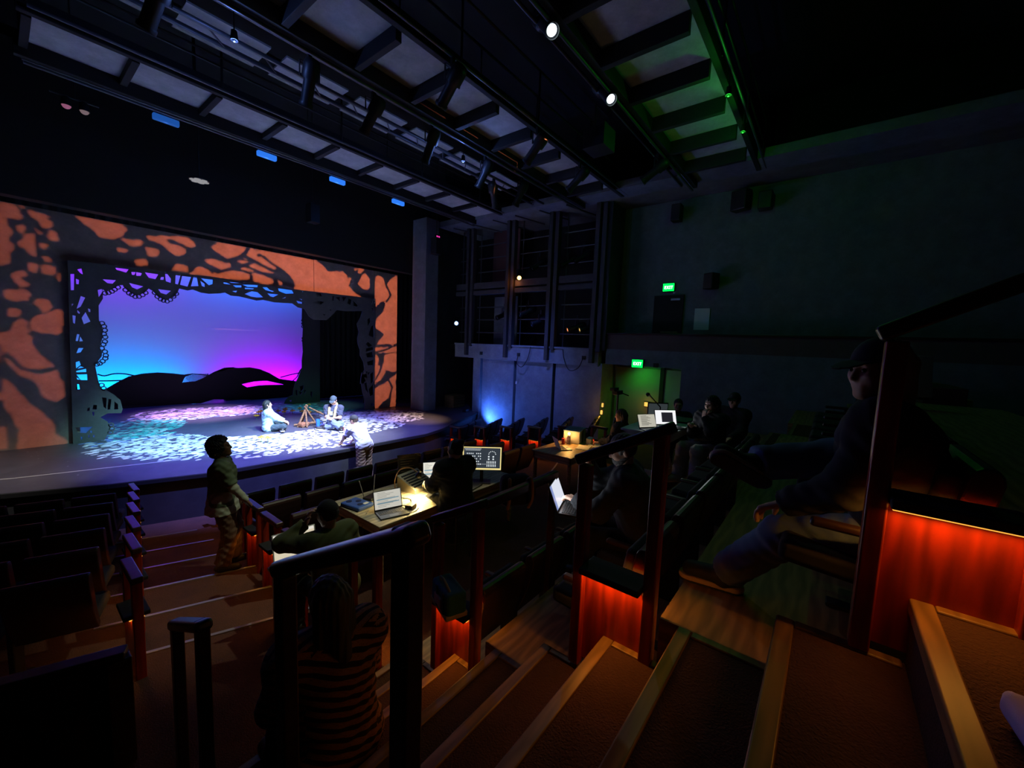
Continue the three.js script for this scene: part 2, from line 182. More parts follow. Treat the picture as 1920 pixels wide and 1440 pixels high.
// outlines in metres: x, y of the painted and cut scenery; x, z of the painted stage floor
const DATA = {
  lit: [[[0.22,6.19],[0.32,6.19],[0.46,6.17],[0.54,5.98],[0.41,5.91],[0.32,5.89],[0.3,5.77],[0.35,5.65],[0.28,5.47],[0.36,5.33],[0.29,5.18],[0.28,5.0],[0.15,4.99]],[[0.48,6.19],[0.57,6.17],[0.56,6.08],[0.51,6.11]],[[0.6,6.15],[0.81,6.11],[0.9,6.06],[0.8,6.03],[0.95,5.97],[0.87,5.82],[0.76,5.86],[0.69,6.0],[0.59,6.01]],[[0.46,5.81],[0.55,5.82],[0.53,5.67],[0.43,5.66]],[[0.69,5.84],[0.76,5.82],[0.76,5.68],[0.7,5.68]],[[0.54,5.66],[0.66,5.61],[0.65,5.19],[0.57,5.23],[0.51,5.3],[0.42,5.37],[0.49,5.53]],[[0.88,5.78],[0.98,5.77],[1.02,5.61],[0.92,5.57],[0.84,5.67]],[[1.27,6.28],[1.9,6.31],[2.12,6.13],[2.0,5.88],[1.68,5.83],[1.55,5.96],[1.43,6.05]],[[0.74,5.49],[0.83,5.48],[0.81,5.38],[0.73,5.39]],[[0.78,5.2],[0.89,5.19],[0.86,5.1],[0.79,5.1]],[[0.55,5.03],[0.67,5.01],[0.66,4.85],[0.56,4.89]],[[0.31,4.78],[0.47,4.85],[0.51,4.77],[0.45,4.68],[0.54,4.58],[0.43,4.51],[0.33,4.58]],[[0.73,5.01],[0.91,4.98],[0.88,4.83],[0.75,4.84]],[[0.23,4.44],[0.52,4.42],[0.47,4.22],[0.2,4.26]],[[0.57,4.19],[0.68,4.32],[0.81,4.27],[0.82,4.13],[0.7,4.0],[0.63,4.12]],[[0.22,3.99],[0.33,4.07],[0.39,4.0],[0.34,3.9],[0.22,3.9]],[[0.54,3.84],[0.84,4.04],[0.98,4.05],[0.96,3.57],[0.55,3.58]],[[0.34,3.83],[0.43,3.81],[0.49,3.61],[0.43,3.52],[0.24,3.54]],[[0.96,4.9],[1.08,4.92],[1.03,4.68],[0.95,4.73]],[[2.04,5.85],[2.38,5.89],[2.41,5.78],[2.2,5.72]],[[2.54,6.04],[3.21,6.19],[3.4,6.13],[3.49,5.97],[3.26,5.96],[3.01,6.08],[2.87,5.98],[3.25,5.89],[3.22,5.71],[3.0,5.7],[2.82,5.87],[2.61,5.92]],[[2.47,5.73],[2.71,5.75],[2.7,5.61],[2.52,5.58]],[[1.96,5.64],[2.14,5.63],[2.1,5.54],[1.97,5.55]],[[2.26,5.4],[2.44,5.43],[2.48,5.33],[2.28,5.29]],[[3.85,6.08],[4.13,6.22],[4.8,6.28],[4.52,5.89],[4.19,5.79],[4.0,5.9]],[[4.8,6.19],[4.94,6.16],[4.93,5.89],[4.62,5.94]],[[3.68,5.66],[3.93,5.74],[4.28,5.66],[4.11,5.48],[3.86,5.55]],[[2.96,5.29],[3.1,5.45],[3.32,5.42],[3.29,5.27]],[[3.38,5.29],[3.5,5.45],[3.74,5.42],[3.86,5.29],[4.18,5.42],[4.51,5.47],[4.78,5.36],[4.5,5.28],[3.38,5.22]],[[4.35,5.74],[4.79,5.74],[4.86,5.52],[4.58,5.59]],[[0.07,3.48],[0.25,3.57],[0.49,3.49],[0.55,3.12],[0.8,2.79],[0.94,2.27],[0.87,2.03],[0.67,2.05],[0.56,2.21],[0.53,2.47],[0.31,2.6],[0.15,2.86],[0.09,3.12]],[[0.06,2.53],[0.16,2.49],[0.33,2.13],[0.72,1.55],[0.77,1.27],[0.9,1.0],[0.21,1.0],[0.23,1.38],[0.1,1.89],[0.03,2.04]],[[4.06,6.1],[4.78,6.22],[4.6,5.9],[4.21,5.8],[3.98,5.94]],[[4.81,6.15],[5.08,6.15],[4.96,6.09],[4.78,6.06]],[[4.66,6.01],[5.07,6.02],[5.22,5.92],[5.5,5.77],[5.41,5.69],[5.04,5.82],[4.63,5.87]],[[4.4,5.74],[4.75,5.83],[5.34,5.64],[5.41,5.55],[4.97,5.52],[4.6,5.65]],[[3.87,5.73],[4.16,5.73],[4.29,5.63],[4.21,5.53],[3.87,5.61]],[[3.86,5.31],[4.07,5.44],[4.4,5.49],[4.77,5.45],[4.76,5.29],[4.12,5.23],[3.85,5.23]],[[4.85,5.47],[5.09,5.5],[5.4,5.38],[5.34,5.24],[4.85,5.27]],[[5.53,5.5],[5.69,5.29],[5.59,5.26]],[[4.99,6.25],[5.67,6.3],[6.28,6.32],[6.67,6.25],[6.75,6.19],[6.97,6.05],[7.2,5.91],[7.72,5.99],[7.85,5.82],[7.98,5.8],[7.91,5.52],[8.24,5.24],[8.46,5.17],[7.4,5.14],[6.27,5.17],[6.06,5.16],[6.03,5.4],[5.89,5.59],[5.73,5.74],[5.54,5.81],[5.29,6.0],[5.08,6.12]],[[8.13,6.15],[8.45,6.22],[8.48,6.11],[8.28,6.04]],[[8.28,5.72],[8.5,6.03],[8.73,5.87],[8.73,5.62],[8.55,5.48],[8.28,5.6]],[[8.98,6.01],[9.3,5.99],[9.4,5.71],[9.65,6.0],[9.93,6.04],[9.96,3.47],[9.57,3.51],[9.07,3.5],[9.32,3.84],[9.17,4.01],[8.95,4.12],[9.02,4.42],[9.31,4.78],[9.38,5.12],[9.16,5.06],[8.94,4.91]],[[8.95,3.35],[9.96,3.38],[9.96,3.21],[8.95,3.16]],[[9.42,3.11],[9.96,3.12],[9.97,2.45],[9.63,2.41],[9.38,2.51],[9.18,2.43],[9.37,2.85],[9.32,3.07]],[[8.96,3.07],[9.13,2.9],[9.03,2.56],[8.91,2.39]],[[9.97,2.31],[9.98,2.09],[9.48,2.11],[9.69,2.21]],[[8.93,1.74],[9.43,2.01],[9.88,2.21],[9.91,0.91],[9.63,0.97],[9.73,1.44],[9.28,1.19],[8.93,0.98]],[[8.92,2.68],[9.43,2.5],[9.24,2.13],[8.93,1.9]]],
  strokes: [[[3.88,5.95],[4.19,5.76],[4.63,5.68],[5.03,5.56],[5.47,5.49],[5.72,5.36]],[[4.8,6.26],[4.62,5.94],[4.21,5.74]],[[4.66,5.94],[5.07,5.79],[5.47,5.63]],[[4.8,5.52],[4.82,5.2]],[[4.97,5.53],[5.34,5.54],[5.5,5.46]],[[8.91,3.15],[9.47,3.29],[9.93,3.49]],[[9.35,3.07],[9.18,2.43],[8.99,2.13]],[[9.03,1.96],[9.48,2.15],[9.95,2.4]],[[0.57,6.2],[0.58,5.98],[0.66,5.84],[0.79,5.77]],[[0.46,6.19],[0.57,5.99]],[[8.97,1.82],[9.37,2.01],[9.88,2.32]],[[9.63,1.44],[9.76,1.77],[9.49,2.23]],[[4.73,6.19],[4.59,5.94],[4.18,5.71],[3.75,5.81]],[[4.93,5.85],[4.51,5.62],[3.98,5.38]],[[0.16,3.06],[0.34,2.77],[0.58,2.68],[0.82,2.76]],[[7.72,5.99],[8.06,5.89],[8.23,6.11]],[[9.45,5.72],[9.65,5.41],[9.45,5.13]]],
  lace: [[1.1,5.18],[2.95,5.21],[3.85,5.22],[6.27,5.16],[8.92,5.19],[8.91,0.98],[8.47,1.03],[8.47,1.43],[8.38,1.7],[8.32,2.12],[8.35,2.43],[8.28,2.0],[8.33,2.29],[8.47,2.53],[8.42,2.82],[8.28,3.07],[8.28,3.27],[8.19,3.48],[8.17,3.68],[8.24,3.92],[8.15,4.2],[8.28,4.41],[8.37,4.68],[7.72,4.62],[7.39,4.63],[7.23,4.45],[7.03,4.26],[6.84,4.25],[6.58,4.25],[6.44,4.35],[6.3,4.57],[6.09,4.6],[5.92,4.71],[5.71,4.7],[5.39,4.69],[5.08,4.73],[4.9,4.69],[4.66,4.73],[4.46,4.76],[4.24,4.76],[4.1,4.83],[3.97,4.79],[3.72,4.75],[3.54,4.76],[3.36,4.82],[3.25,4.78],[3.07,4.81],[3.03,4.7],[2.96,4.59],[2.79,4.48],[2.64,4.54],[2.54,4.68],[2.46,4.73],[2.38,4.62],[2.23,4.53],[2.09,4.61],[2.0,4.71],[1.99,4.75],[1.92,4.74],[1.82,4.65],[1.68,4.57],[1.63,4.61],[1.63,4.39],[1.55,4.22],[1.54,3.88],[1.57,3.79],[1.59,3.64],[1.58,3.46],[1.54,3.31],[1.53,3.23],[1.56,3.13],[1.55,3.03],[1.48,2.91],[1.43,2.81],[1.45,2.62],[1.47,2.43],[1.5,2.27],[1.61,2.2],[1.72,2.1],[1.83,1.95],[1.86,1.72],[1.83,1.63],[1.59,1.65],[1.46,1.57],[1.58,1.45],[1.63,1.31],[1.56,1.12],[1.51,1.01],[0.99,0.99]],
  holes: [[[1.64,5.19],[1.72,5.22],[1.81,5.16],[1.74,5.12]],[[1.85,5.19],[1.97,5.17],[2.11,5.15],[2.06,5.06],[1.89,5.1]],[[2.15,5.09],[2.23,5.1],[2.21,5.03],[2.16,5.02]],[[2.24,5.1],[2.35,5.09],[2.32,5.02],[2.24,5.01]],[[2.4,5.12],[2.66,5.11],[2.6,4.98],[2.47,5.0]],[[2.79,5.19],[2.83,5.17],[2.91,5.04],[2.9,4.93],[2.8,4.96]],[[2.71,5.05],[2.77,5.06],[2.76,4.99],[2.69,4.98]],[[3.01,5.19],[3.12,5.19],[3.05,4.91],[2.99,4.92]],[[3.15,5.18],[3.35,5.19],[3.25,4.88],[3.09,4.91]],[[3.39,5.18],[3.46,5.17],[3.49,4.93],[3.32,4.9]],[[3.52,5.17],[3.82,5.17],[3.81,5.03],[3.72,4.98]],[[3.53,5.08],[3.63,5.01],[3.63,4.92],[3.56,4.94]],[[1.64,4.84],[1.87,4.85],[1.81,4.76],[1.72,4.76]],[[2.1,4.82],[2.36,4.77],[2.24,4.68],[2.15,4.72]],[[2.64,4.74],[2.9,4.73],[2.8,4.62],[2.69,4.65]],[[1.13,4.88],[1.19,4.89],[1.17,4.53],[1.12,4.52]],[[1.24,5.0],[1.31,5.03],[1.33,4.9],[1.29,4.92]],[[1.21,4.79],[1.26,4.77],[1.25,4.67],[1.21,4.67]],[[1.27,4.41],[1.34,4.38],[1.26,4.17],[1.19,4.11]],[[1.1,4.22],[1.15,4.22],[1.11,4.14]],[[1.2,4.09],[1.24,4.03],[1.23,4.0],[1.2,4.03]],[[1.37,4.14],[1.41,4.12],[1.41,4.06],[1.38,4.06]],[[1.33,4.05],[1.4,3.84],[1.29,3.77],[1.26,3.91]],[[1.1,3.97],[1.17,3.95],[1.15,3.77],[1.11,3.8]],[[1.17,3.54],[1.21,3.53],[1.18,3.38],[1.14,3.38]],[[1.22,3.49],[1.26,3.38],[1.2,3.37]],[[1.18,3.22],[1.26,3.22],[1.21,3.12],[1.14,3.1]],[[1.55,4.58],[1.62,4.61],[1.63,4.55],[1.56,4.41]],[[1.11,2.89],[1.18,2.92],[1.2,2.83],[1.11,2.74]],[[1.19,2.8],[1.25,2.77],[1.14,2.74]],[[1.11,2.69],[1.28,2.74],[1.28,2.66],[1.1,2.66]],[[1.12,2.61],[1.29,2.61],[1.29,2.47],[1.18,2.48]],[[1.1,2.57],[1.17,2.49],[1.13,2.49]],[[1.1,2.4],[1.15,2.38],[1.16,2.26],[1.09,2.26]],[[1.51,2.05],[1.59,2.03],[1.57,1.77],[1.53,1.81]],[[1.62,2.0],[1.67,1.99],[1.64,1.74],[1.59,1.74]],[[1.72,1.93],[1.78,1.86],[1.78,1.73],[1.71,1.73]],[[1.04,1.38],[1.33,1.36],[1.21,1.22],[1.08,1.25]],[[1.26,1.82],[1.3,1.82],[1.29,1.74],[1.25,1.74]],[[1.36,1.88],[1.42,1.87],[1.41,1.76],[1.34,1.77]],[[1.28,1.27],[1.31,1.27],[1.31,1.21],[1.28,1.21]],[[1.24,1.17],[1.27,1.16],[1.26,1.1],[1.24,1.1]],[[1.32,1.16],[1.35,1.16],[1.35,1.1],[1.32,1.1]],[[1.12,1.15],[1.15,1.14],[1.14,1.07],[1.12,1.07]],[[1.33,1.72],[1.37,1.71],[1.36,1.62],[1.34,1.62]],[[4.17,5.17],[4.56,5.2],[4.54,5.15],[4.25,5.12]],[[4.06,5.11],[4.15,5.11],[4.25,5.07],[4.07,5.07]],[[4.29,5.06],[4.51,5.08],[4.51,5.03],[4.36,5.01]],[[4.53,5.11],[4.94,5.15],[4.93,5.09],[4.67,5.06]],[[4.59,5.03],[4.84,5.04],[4.81,5.01],[4.6,4.99]],[[4.27,4.89],[4.4,4.92],[4.37,4.86]],[[4.58,4.85],[4.78,4.95],[4.93,4.94],[5.08,4.81],[4.9,4.78],[4.75,4.79]],[[5.06,5.1],[5.19,5.12],[5.27,5.05],[5.4,5.03],[5.33,5.0],[5.15,5.03]],[[5.19,4.94],[5.51,4.94],[5.36,4.84],[5.27,4.86]],[[5.5,5.13],[5.92,5.12],[5.97,5.03],[5.72,4.99],[5.52,5.05]],[[5.6,4.82],[5.73,4.9],[5.72,4.86]],[[6.04,4.81],[6.26,4.78],[6.26,4.73],[6.09,4.73]],[[6.23,5.13],[6.28,5.14],[6.27,5.05]],[[6.13,4.89],[6.25,4.87],[6.23,4.83]],[[6.68,5.13],[6.85,5.14],[6.89,5.05],[6.7,5.01]],[[6.55,4.79],[6.74,4.88],[6.96,4.87],[6.85,4.77]],[[7.24,5.09],[7.31,5.1],[7.29,4.94],[7.23,4.94]],[[7.35,5.06],[7.52,5.1],[7.52,4.93]],[[7.58,5.11],[7.76,5.11],[7.64,4.94]],[[7.83,5.08],[7.95,5.05],[7.91,4.85],[7.78,4.9]],[[8.02,5.02],[8.19,4.88],[8.15,4.82],[8.02,4.84]],[[7.12,4.62],[7.21,4.64],[7.19,4.58]],[[6.9,4.46],[7.0,4.45],[6.94,4.4]],[[8.57,4.39],[8.69,4.48],[8.71,4.32],[8.6,4.14]],[[8.74,4.15],[8.85,4.22],[8.86,3.74],[8.69,3.78],[8.62,3.82]],[[8.6,3.57],[8.79,3.45],[8.65,3.36],[8.51,3.48]],[[8.53,3.32],[8.81,3.38],[8.83,3.28],[8.51,3.19]],[[8.51,3.13],[8.79,3.2],[8.84,2.99],[8.56,2.99]],[[8.56,2.82],[8.84,2.9],[8.84,2.69],[8.6,2.69]],[[8.6,2.4],[8.7,2.48],[8.65,2.23]],[[8.71,5.09],[8.78,5.1],[8.76,4.94]],[[8.8,5.1],[8.87,5.09],[8.85,4.94]],[[8.73,4.85],[8.86,4.82],[8.86,4.66]],[[8.52,2.47],[8.7,2.42],[8.58,2.21]],[[8.7,2.36],[8.86,2.46],[8.86,2.09],[8.73,1.99]],[[8.44,2.11],[8.55,2.05],[8.64,1.63],[8.5,1.79]],[[8.64,1.79],[8.85,1.99],[8.85,1.56],[8.7,1.51]],[[8.74,1.24],[8.79,1.24],[8.79,1.12],[8.74,1.13]],[[8.83,1.24],[8.88,1.23],[8.88,1.11],[8.83,1.12]]],
  beads: [[1.67,4.52],[1.73,4.54],[1.79,4.58],[1.84,4.63],[1.9,4.69],[2.03,4.64],[2.09,4.57],[2.14,4.54],[2.2,4.5],[2.27,4.51],[2.34,4.56],[2.4,4.62],[2.57,4.64],[2.62,4.55],[2.68,4.49],[2.74,4.46],[2.81,4.45],[2.88,4.5],[2.95,4.59],[3.01,4.67],[1.59,3.81],[1.62,3.74],[1.63,3.65],[1.61,3.56],[1.63,3.49],[1.62,3.38],[1.59,3.31],[1.56,3.22],[1.61,3.14],[1.62,3.05],[1.61,2.98],[1.56,2.91],[1.51,2.86],[1.46,2.84],[1.52,2.34],[1.55,2.26],[1.64,1.36],[1.65,1.26],[1.62,1.17]],
  inner: [[7.55,5.35],[8.25,5.39],[8.21,0.85],[6.81,1.05],[6.86,1.19],[6.98,1.31],[7.14,1.36],[7.16,1.59],[7.24,1.84],[7.35,2.05],[7.41,2.21],[7.5,2.42],[7.5,2.72],[7.55,3.06],[7.53,3.48],[7.56,4.0],[7.52,4.31]],
  innerholes: [[[7.23,1.54],[7.31,1.56],[7.31,1.34],[7.26,1.35]],[[7.39,1.7],[7.56,1.72],[7.55,1.58],[7.45,1.47]],[[7.37,1.5],[7.5,1.44],[7.42,1.33]],[[7.83,1.47],[7.9,1.44],[7.88,1.18],[7.82,1.33]],[[7.58,1.55],[7.65,1.51],[7.55,1.32]],[[6.99,1.15],[7.1,1.17],[7.07,1.09]]],
  hill: [[1.56,1.14],[2.06,1.69],[2.19,1.74],[2.42,1.91],[2.72,2.1],[3.06,2.19],[3.48,2.22],[3.92,2.17],[4.23,2.11],[4.31,2.13],[4.47,2.15],[4.71,2.12],[4.96,2.07],[5.13,2.18],[5.48,2.34],[5.85,2.36],[5.13,2.14],[5.41,2.29],[5.69,2.35],[5.97,2.32],[6.37,2.34],[6.72,2.26],[7.09,2.08],[7.47,1.82],[8.1,1.7],[8.34,1.63],[8.58,1.43],[8.57,0.79],[5.1,1.13],[4.68,1.01],[2.81,1.11]],
  hillholes: [[[4.25,2.04],[4.47,2.13],[4.96,2.04],[4.54,1.85],[4.15,1.83]],[[6.05,1.66],[6.51,1.75],[6.98,1.76],[7.66,1.56],[7.19,1.57],[6.71,1.58],[6.25,1.52]]],
  wires: [[[1.99,2.21],[2.13,2.15],[2.37,2.21],[2.62,2.2],[2.89,2.12]],[[2.01,1.99],[2.29,1.98],[2.55,1.98]],[[7.53,1.88],[7.99,1.99],[8.59,2.09]],[[8.04,1.71],[8.22,1.88],[8.34,2.13],[8.53,2.37],[8.59,2.5]]],
  dabfront: [[0.89,-12.6],[1.3,-11.55],[1.97,-10.67],[2.77,-10.23],[3.62,-9.7],[4.24,-9.53],[5.07,-9.41],[6.47,-9.96],[7.89,-10.38],[9.0,-10.97]],
  dabback: [[0.99,-13.65],[1.59,-13.97],[2.04,-16.28],[2.75,-17.42],[3.76,-17.69],[5.09,-17.4],[6.8,-17.09],[7.98,-16.03],[8.5,-13.79],[9.41,-13.07],[9.89,-12.06]],
  oval: [[3.45,-15.08],[4.2,-15.36],[5.19,-15.17],[5.95,-14.96],[6.52,-14.22],[6.63,-13.34],[6.27,-12.44],[5.64,-11.83],[4.79,-11.73],[4.08,-11.95],[3.4,-12.48],[2.86,-13.3],[2.62,-14.03],[3.04,-14.4]],
  teal1: [[1.55,-14.4],[1.93,-15.86],[2.53,-16.07],[3.53,-15.45],[3.99,-14.62],[3.35,-14.13],[3.39,-13.34],[2.53,-13.52],[1.61,-13.36]],
  teal2: [[7.66,-17.18],[9.05,-14.68],[9.49,-13.0],[7.96,-13.62],[7.04,-14.95],[5.58,-15.81],[6.3,-16.79]],
  lilac: [[2.75,-17.81],[3.79,-17.82],[5.31,-17.55],[6.01,-17.01],[5.27,-15.38],[4.02,-15.76],[3.01,-16.01],[2.53,-16.41]],
};
// ================================================================ the setting
const C0 = 4.9, mirror = x => 2 * C0 - x;
// house floor: front floor, six low tiers that wrap round the stage, cross aisle
const TIER_Y = i => 0.14 + 0.12 * i;                                   // tier 0 is the front floor, tier 6 the cross aisle
const tierZ = (i, x) => { const d = Math.max(0, Math.max(2.0 - x, x - mirror(2.0))); return -8.42 + 0.878 * (i - 1) - 0.37 * d; };
const XS = [-2.2, 2.0, mirror(2.0), 11.9];
struct('floor', bx(-2.2, 12.3, -0.2, 0.14, -11.5, -4.0), MT.carpet, 'dark carpeted floor in front of the stage');
const tiers = new THREE.Group(); tiers.name = 'floor_tiers'; scene.add(tiers); tag(tiers, 'low carpeted tiers of the front seating', null, null, 'structure');
for (let i = 1; i <= 6; i++) {
  const front = XS.map(x => [x, tierZ(i, x)]);
  const back = i === 6 ? [[11.9, 0.9], [-2.2, 0.9]] : XS.map(x => [x, tierZ(i + 1, x) + 0.02]).reverse();
  part('tier', prism([...front, ...back], -0.1, TIER_Y(i)), MT.carpet, tiers);
  for (const [a, b] of [[0.45, 2.0], [mirror(2.0), mirror(0.45)]])
    part('nosing_strip', beam([a, TIER_Y(i) + 0.004, tierZ(i, a) + 0.02], [b, TIER_Y(i) + 0.004, tierZ(i, b) + 0.02], 0.035, 0.02, 0.004), MT.strip, tiers);
}
// steep rear seating: row floors and the aisle stair
const STEP = k => ({ z: -1.91 + 0.368 * (k - 1), y: 1.48 + 0.232 * (k - 1) });
const rear = new THREE.Group(); rear.name = 'floor_rear_rows'; scene.add(rear); tag(rear, 'steep plywood row floors of the rear seating', null, null, 'structure');
for (let r = 0; r < 4; r++) {
  const s = STEP(-1 + 3 * r), y = s.y, z0 = r ? s.z - 0.1 : s.z;
  part('row_floor', bx(1.92, mirror(1.92), y - 0.9, y, z0, z0 + 1.2), MT.ply, rear);
  part('row_floor', bx(-2.2, 0.56, y - 0.9, r < 3 ? y - 0.02 : y - 0.35, z0 + (r < 3 ? 0 : 0.3), z0 + 1.2), MT.carpet, rear);
  part('row_floor', bx(mirror(0.56), 11.9, y - 0.9, y, z0, z0 + 1.2), MT.ply, rear);
}
for (const [a, b] of [[0.56, 1.92], [mirror(1.92), mirror(0.56)]]) {
  const st = new THREE.Group(); st.name = numbered('aisle_stair'); scene.add(st); tag(st, 'carpeted aisle stair with wood nosings', null, null, 'structure');
  for (let k = -1; k <= 9; k++) {
    const { z, y } = STEP(k);
    part('tread', rb(a, b - 0.002, y - 0.5, y, z, z + 0.42, 0.012), MT.carpet, st);
    part('wood_nosing', rb(a + 0.004, b - 0.004, y - 0.045, y + 0.008, z - 0.012, z + 0.05, 0.008), MT.nosing, st);
    part('side_trim', rb(b - 0.05, b - 0.004, y - 0.04, y + 0.009, z + 0.05, z + 0.36, 0.008), MT.nosing, st);
  }
}
// outer shell
struct('wall_left', bx(-2.5, -2.2, -0.2, 10.4, -13.2, 4.0), MT.black, 'black side wall of the house');
struct('wall_back', bx(-2.5, 13.4, -0.2, 10.4, 4.0, 4.3), MT.black, 'black rear wall of the house');
struct('ceiling', bx(-2.5, 13.4, 10.2, 10.5, -13.2, 4.3), MT.black, 'black ceiling high above the catwalks');
struct('wall_proscenium', [bx(-4.5, 12.4, 6.28, 10.4, -13.5, -13.2), bx(-4.5, -2.2, 0, 6.3, -13.5, -13.2)], MT.black, 'black wall above the orange portal');
// proscenium column and return on the right of the stage
struct('wall_column', rb(10.02, 10.62, 1.0, 8.2, -12.88, -12.1, 0.01), MT.wallGrey, 'dark painted column beside the stage');
struct('wall_return', bx(10.62, 12.9, 1.0, 8.2, -12.9, -12.6), MT.wallDark, 'dark return wall beyond the stage column');
struct('wall_stage_back', [bx(-5.5, 13.5, 0, 9.5, -21.2, -20.9), bx(-5.6, -5.3, 0, 9.5, -21, -13.2), bx(13.3, 13.6, 0, 9.5, -21, -12.8), bx(-5.5, 13.5, 9.3, 9.5, -21, -13.2)], MT.black, 'black back and side walls of the stage');
// stage
const APRON = [[-2.2, -11.2], [-0.08, -10.23], [1.07, -9.69], [2.48, -9.22], [4.06, -9.13], [5.45, -9.1], [7.62, -9.08], [8.49, -9.32], [9.78, -9.93], [10.89, -10.36], [11.58, -10.7]];
const floorPaint = canvasTex(2048, 1500, (g, w, h) => {
  const X0 = -2.5, Z0 = -20, SX = w / 14.5, SZ = h / 11, px = x => (x - X0) * SX, pz = z => (z - Z0) * SZ;
  g.fillStyle = '#484650'; g.fillRect(0, 0, w, h);
  for (let i = 0; i < 5200; i++) { const v = 48 + rnd() * 52 | 0; g.fillStyle = `rgba(${v},${v},${v + 6},0.16)`; const r = 3 + rnd() * 40; g.beginPath(); g.ellipse(rnd() * w, rnd() * h, r, r * (0.15 + rnd() * 0.4), rnd() * 3, 0, 7); g.fill(); }
  for (let i = 0; i < 260; i++) { g.strokeStyle = `rgba(150,150,155,${0.05 + rnd() * 0.12})`; g.lineWidth = 0.6 + rnd(); const x = rnd() * w, y = rnd() * h, a = rnd() * 0.9 - 0.45, l = 20 + rnd() * 120; g.beginPath(); g.moveTo(x, y); g.lineTo(x + Math.cos(a) * l, y + Math.sin(a) * l); g.stroke(); }
  for (let i = 0; i < 500; i++) { g.fillStyle = `rgba(215,215,220,${0.2 + rnd() * 0.5})`; g.beginPath(); g.arc(rnd() * w, rnd() * h, 0.6 + rnd() * 1.6, 0, 7); g.fill(); }
  const inside = (poly, x, z) => { let c = false; for (let i = 0, j = poly.length - 1; i < poly.length; j = i++) { const [xi, zi] = poly[i], [xj, zj] = poly[j]; if ((zi > z) !== (zj > z) && x < (xj - xi) * (z - zi) / (zj - zi) + xi) c = !c; } return c; };
  const edgeFar = (poly, x, z) => { let d = 1e9; for (let i = 0, j = poly.length - 1; i < poly.length; j = i++) { const [ax, az] = poly[j], [bx_, bz] = poly[i]; const dx = bx_ - ax, dz = bz - az, t = Math.max(0, Math.min(1, ((x - ax) * dx + (z - az) * dz) / (dx * dx + dz * dz))); d = Math.min(d, Math.hypot(x - ax - t * dx, z - az - t * dz)); } return d; };
  const all = [...DATA.dabfront, ...[...DATA.dabback].reverse()];
  const wander = (x, z) => 0.45 * (vn(x * 1.1 + 9, z * 1.1 + 40, 64) - 0.5);
  for (let i = 0; i < 12500; i++) {
    const x = 0.3 + rnd() * 10, z = -18 + rnd() * 9;
    if (!inside(all, x + wander(x, z), z + wander(z, x)) || inside(DATA.oval, x + wander(z + 5, x), z + wander(x, z + 7))) continue;
    if (edgeFar(all, x, z) < 0.5 && rnd() > 0.5) continue;   // loose single petals strewn along the border
    let c = [238, 240, 244];
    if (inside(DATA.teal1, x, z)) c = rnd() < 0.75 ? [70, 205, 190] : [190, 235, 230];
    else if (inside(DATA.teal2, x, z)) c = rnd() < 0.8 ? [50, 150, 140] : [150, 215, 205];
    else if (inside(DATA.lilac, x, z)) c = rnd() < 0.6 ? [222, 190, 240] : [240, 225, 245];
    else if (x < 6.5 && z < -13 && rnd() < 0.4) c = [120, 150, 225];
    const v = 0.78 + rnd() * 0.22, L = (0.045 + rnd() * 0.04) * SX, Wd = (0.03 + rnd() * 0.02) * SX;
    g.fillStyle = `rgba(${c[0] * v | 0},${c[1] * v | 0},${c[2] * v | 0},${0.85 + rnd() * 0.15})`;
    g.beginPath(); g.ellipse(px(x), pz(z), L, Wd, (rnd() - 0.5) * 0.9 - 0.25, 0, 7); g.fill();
  }
  // the painted pale arc behind the oval and the taped line on the apron
  g.strokeStyle = 'rgba(225,222,215,0.75)'; g.lineWidth = 5; g.beginPath(); g.moveTo(px(-2.4), pz(-12.3)); g.lineTo(px(0.05), pz(-11.15)); g.lineTo(px(2.3), pz(-10.6)); g.stroke();
  g.strokeStyle = 'rgba(60,58,90,0.9)'; g.lineWidth = 14; g.beginPath(); g.moveTo(px(2.6), pz(-16.9)); g.quadraticCurveTo(px(4.2), pz(-17.3), px(6.0), pz(-16.4)); g.stroke();
}, true);
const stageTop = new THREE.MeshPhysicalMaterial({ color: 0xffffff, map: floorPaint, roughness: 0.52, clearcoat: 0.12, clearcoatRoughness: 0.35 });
{
  const poly = [...APRON, [13.3, -12.6], [13.3, -20.9], [-5.3, -20.9], [-5.3, -12.4]];
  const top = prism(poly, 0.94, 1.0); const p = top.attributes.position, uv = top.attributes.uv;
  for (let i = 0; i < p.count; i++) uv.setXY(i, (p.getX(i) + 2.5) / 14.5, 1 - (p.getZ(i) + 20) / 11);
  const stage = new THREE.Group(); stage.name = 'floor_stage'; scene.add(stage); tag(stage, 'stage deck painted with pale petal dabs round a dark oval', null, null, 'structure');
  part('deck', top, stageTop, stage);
  const inset = APRON.map(([x, z]) => [x, z - 0.04]);
  part('stage_front', prism([...inset, [11.6, -12.2], [-2.2, -12.5]], 0.0, 0.95), MT.stageFront, stage);
  const edge = [];
  for (let i = 0; i < APRON.length - 1; i++) edge.push(beam([APRON[i][0], 0.955, APRON[i][1] + 0.004], [APRON[i + 1][0], 0.955, APRON[i + 1][1] + 0.004], 0.035, 0.08, 0.008));
  part('edge_trim', edge, MT.black, stage);
}
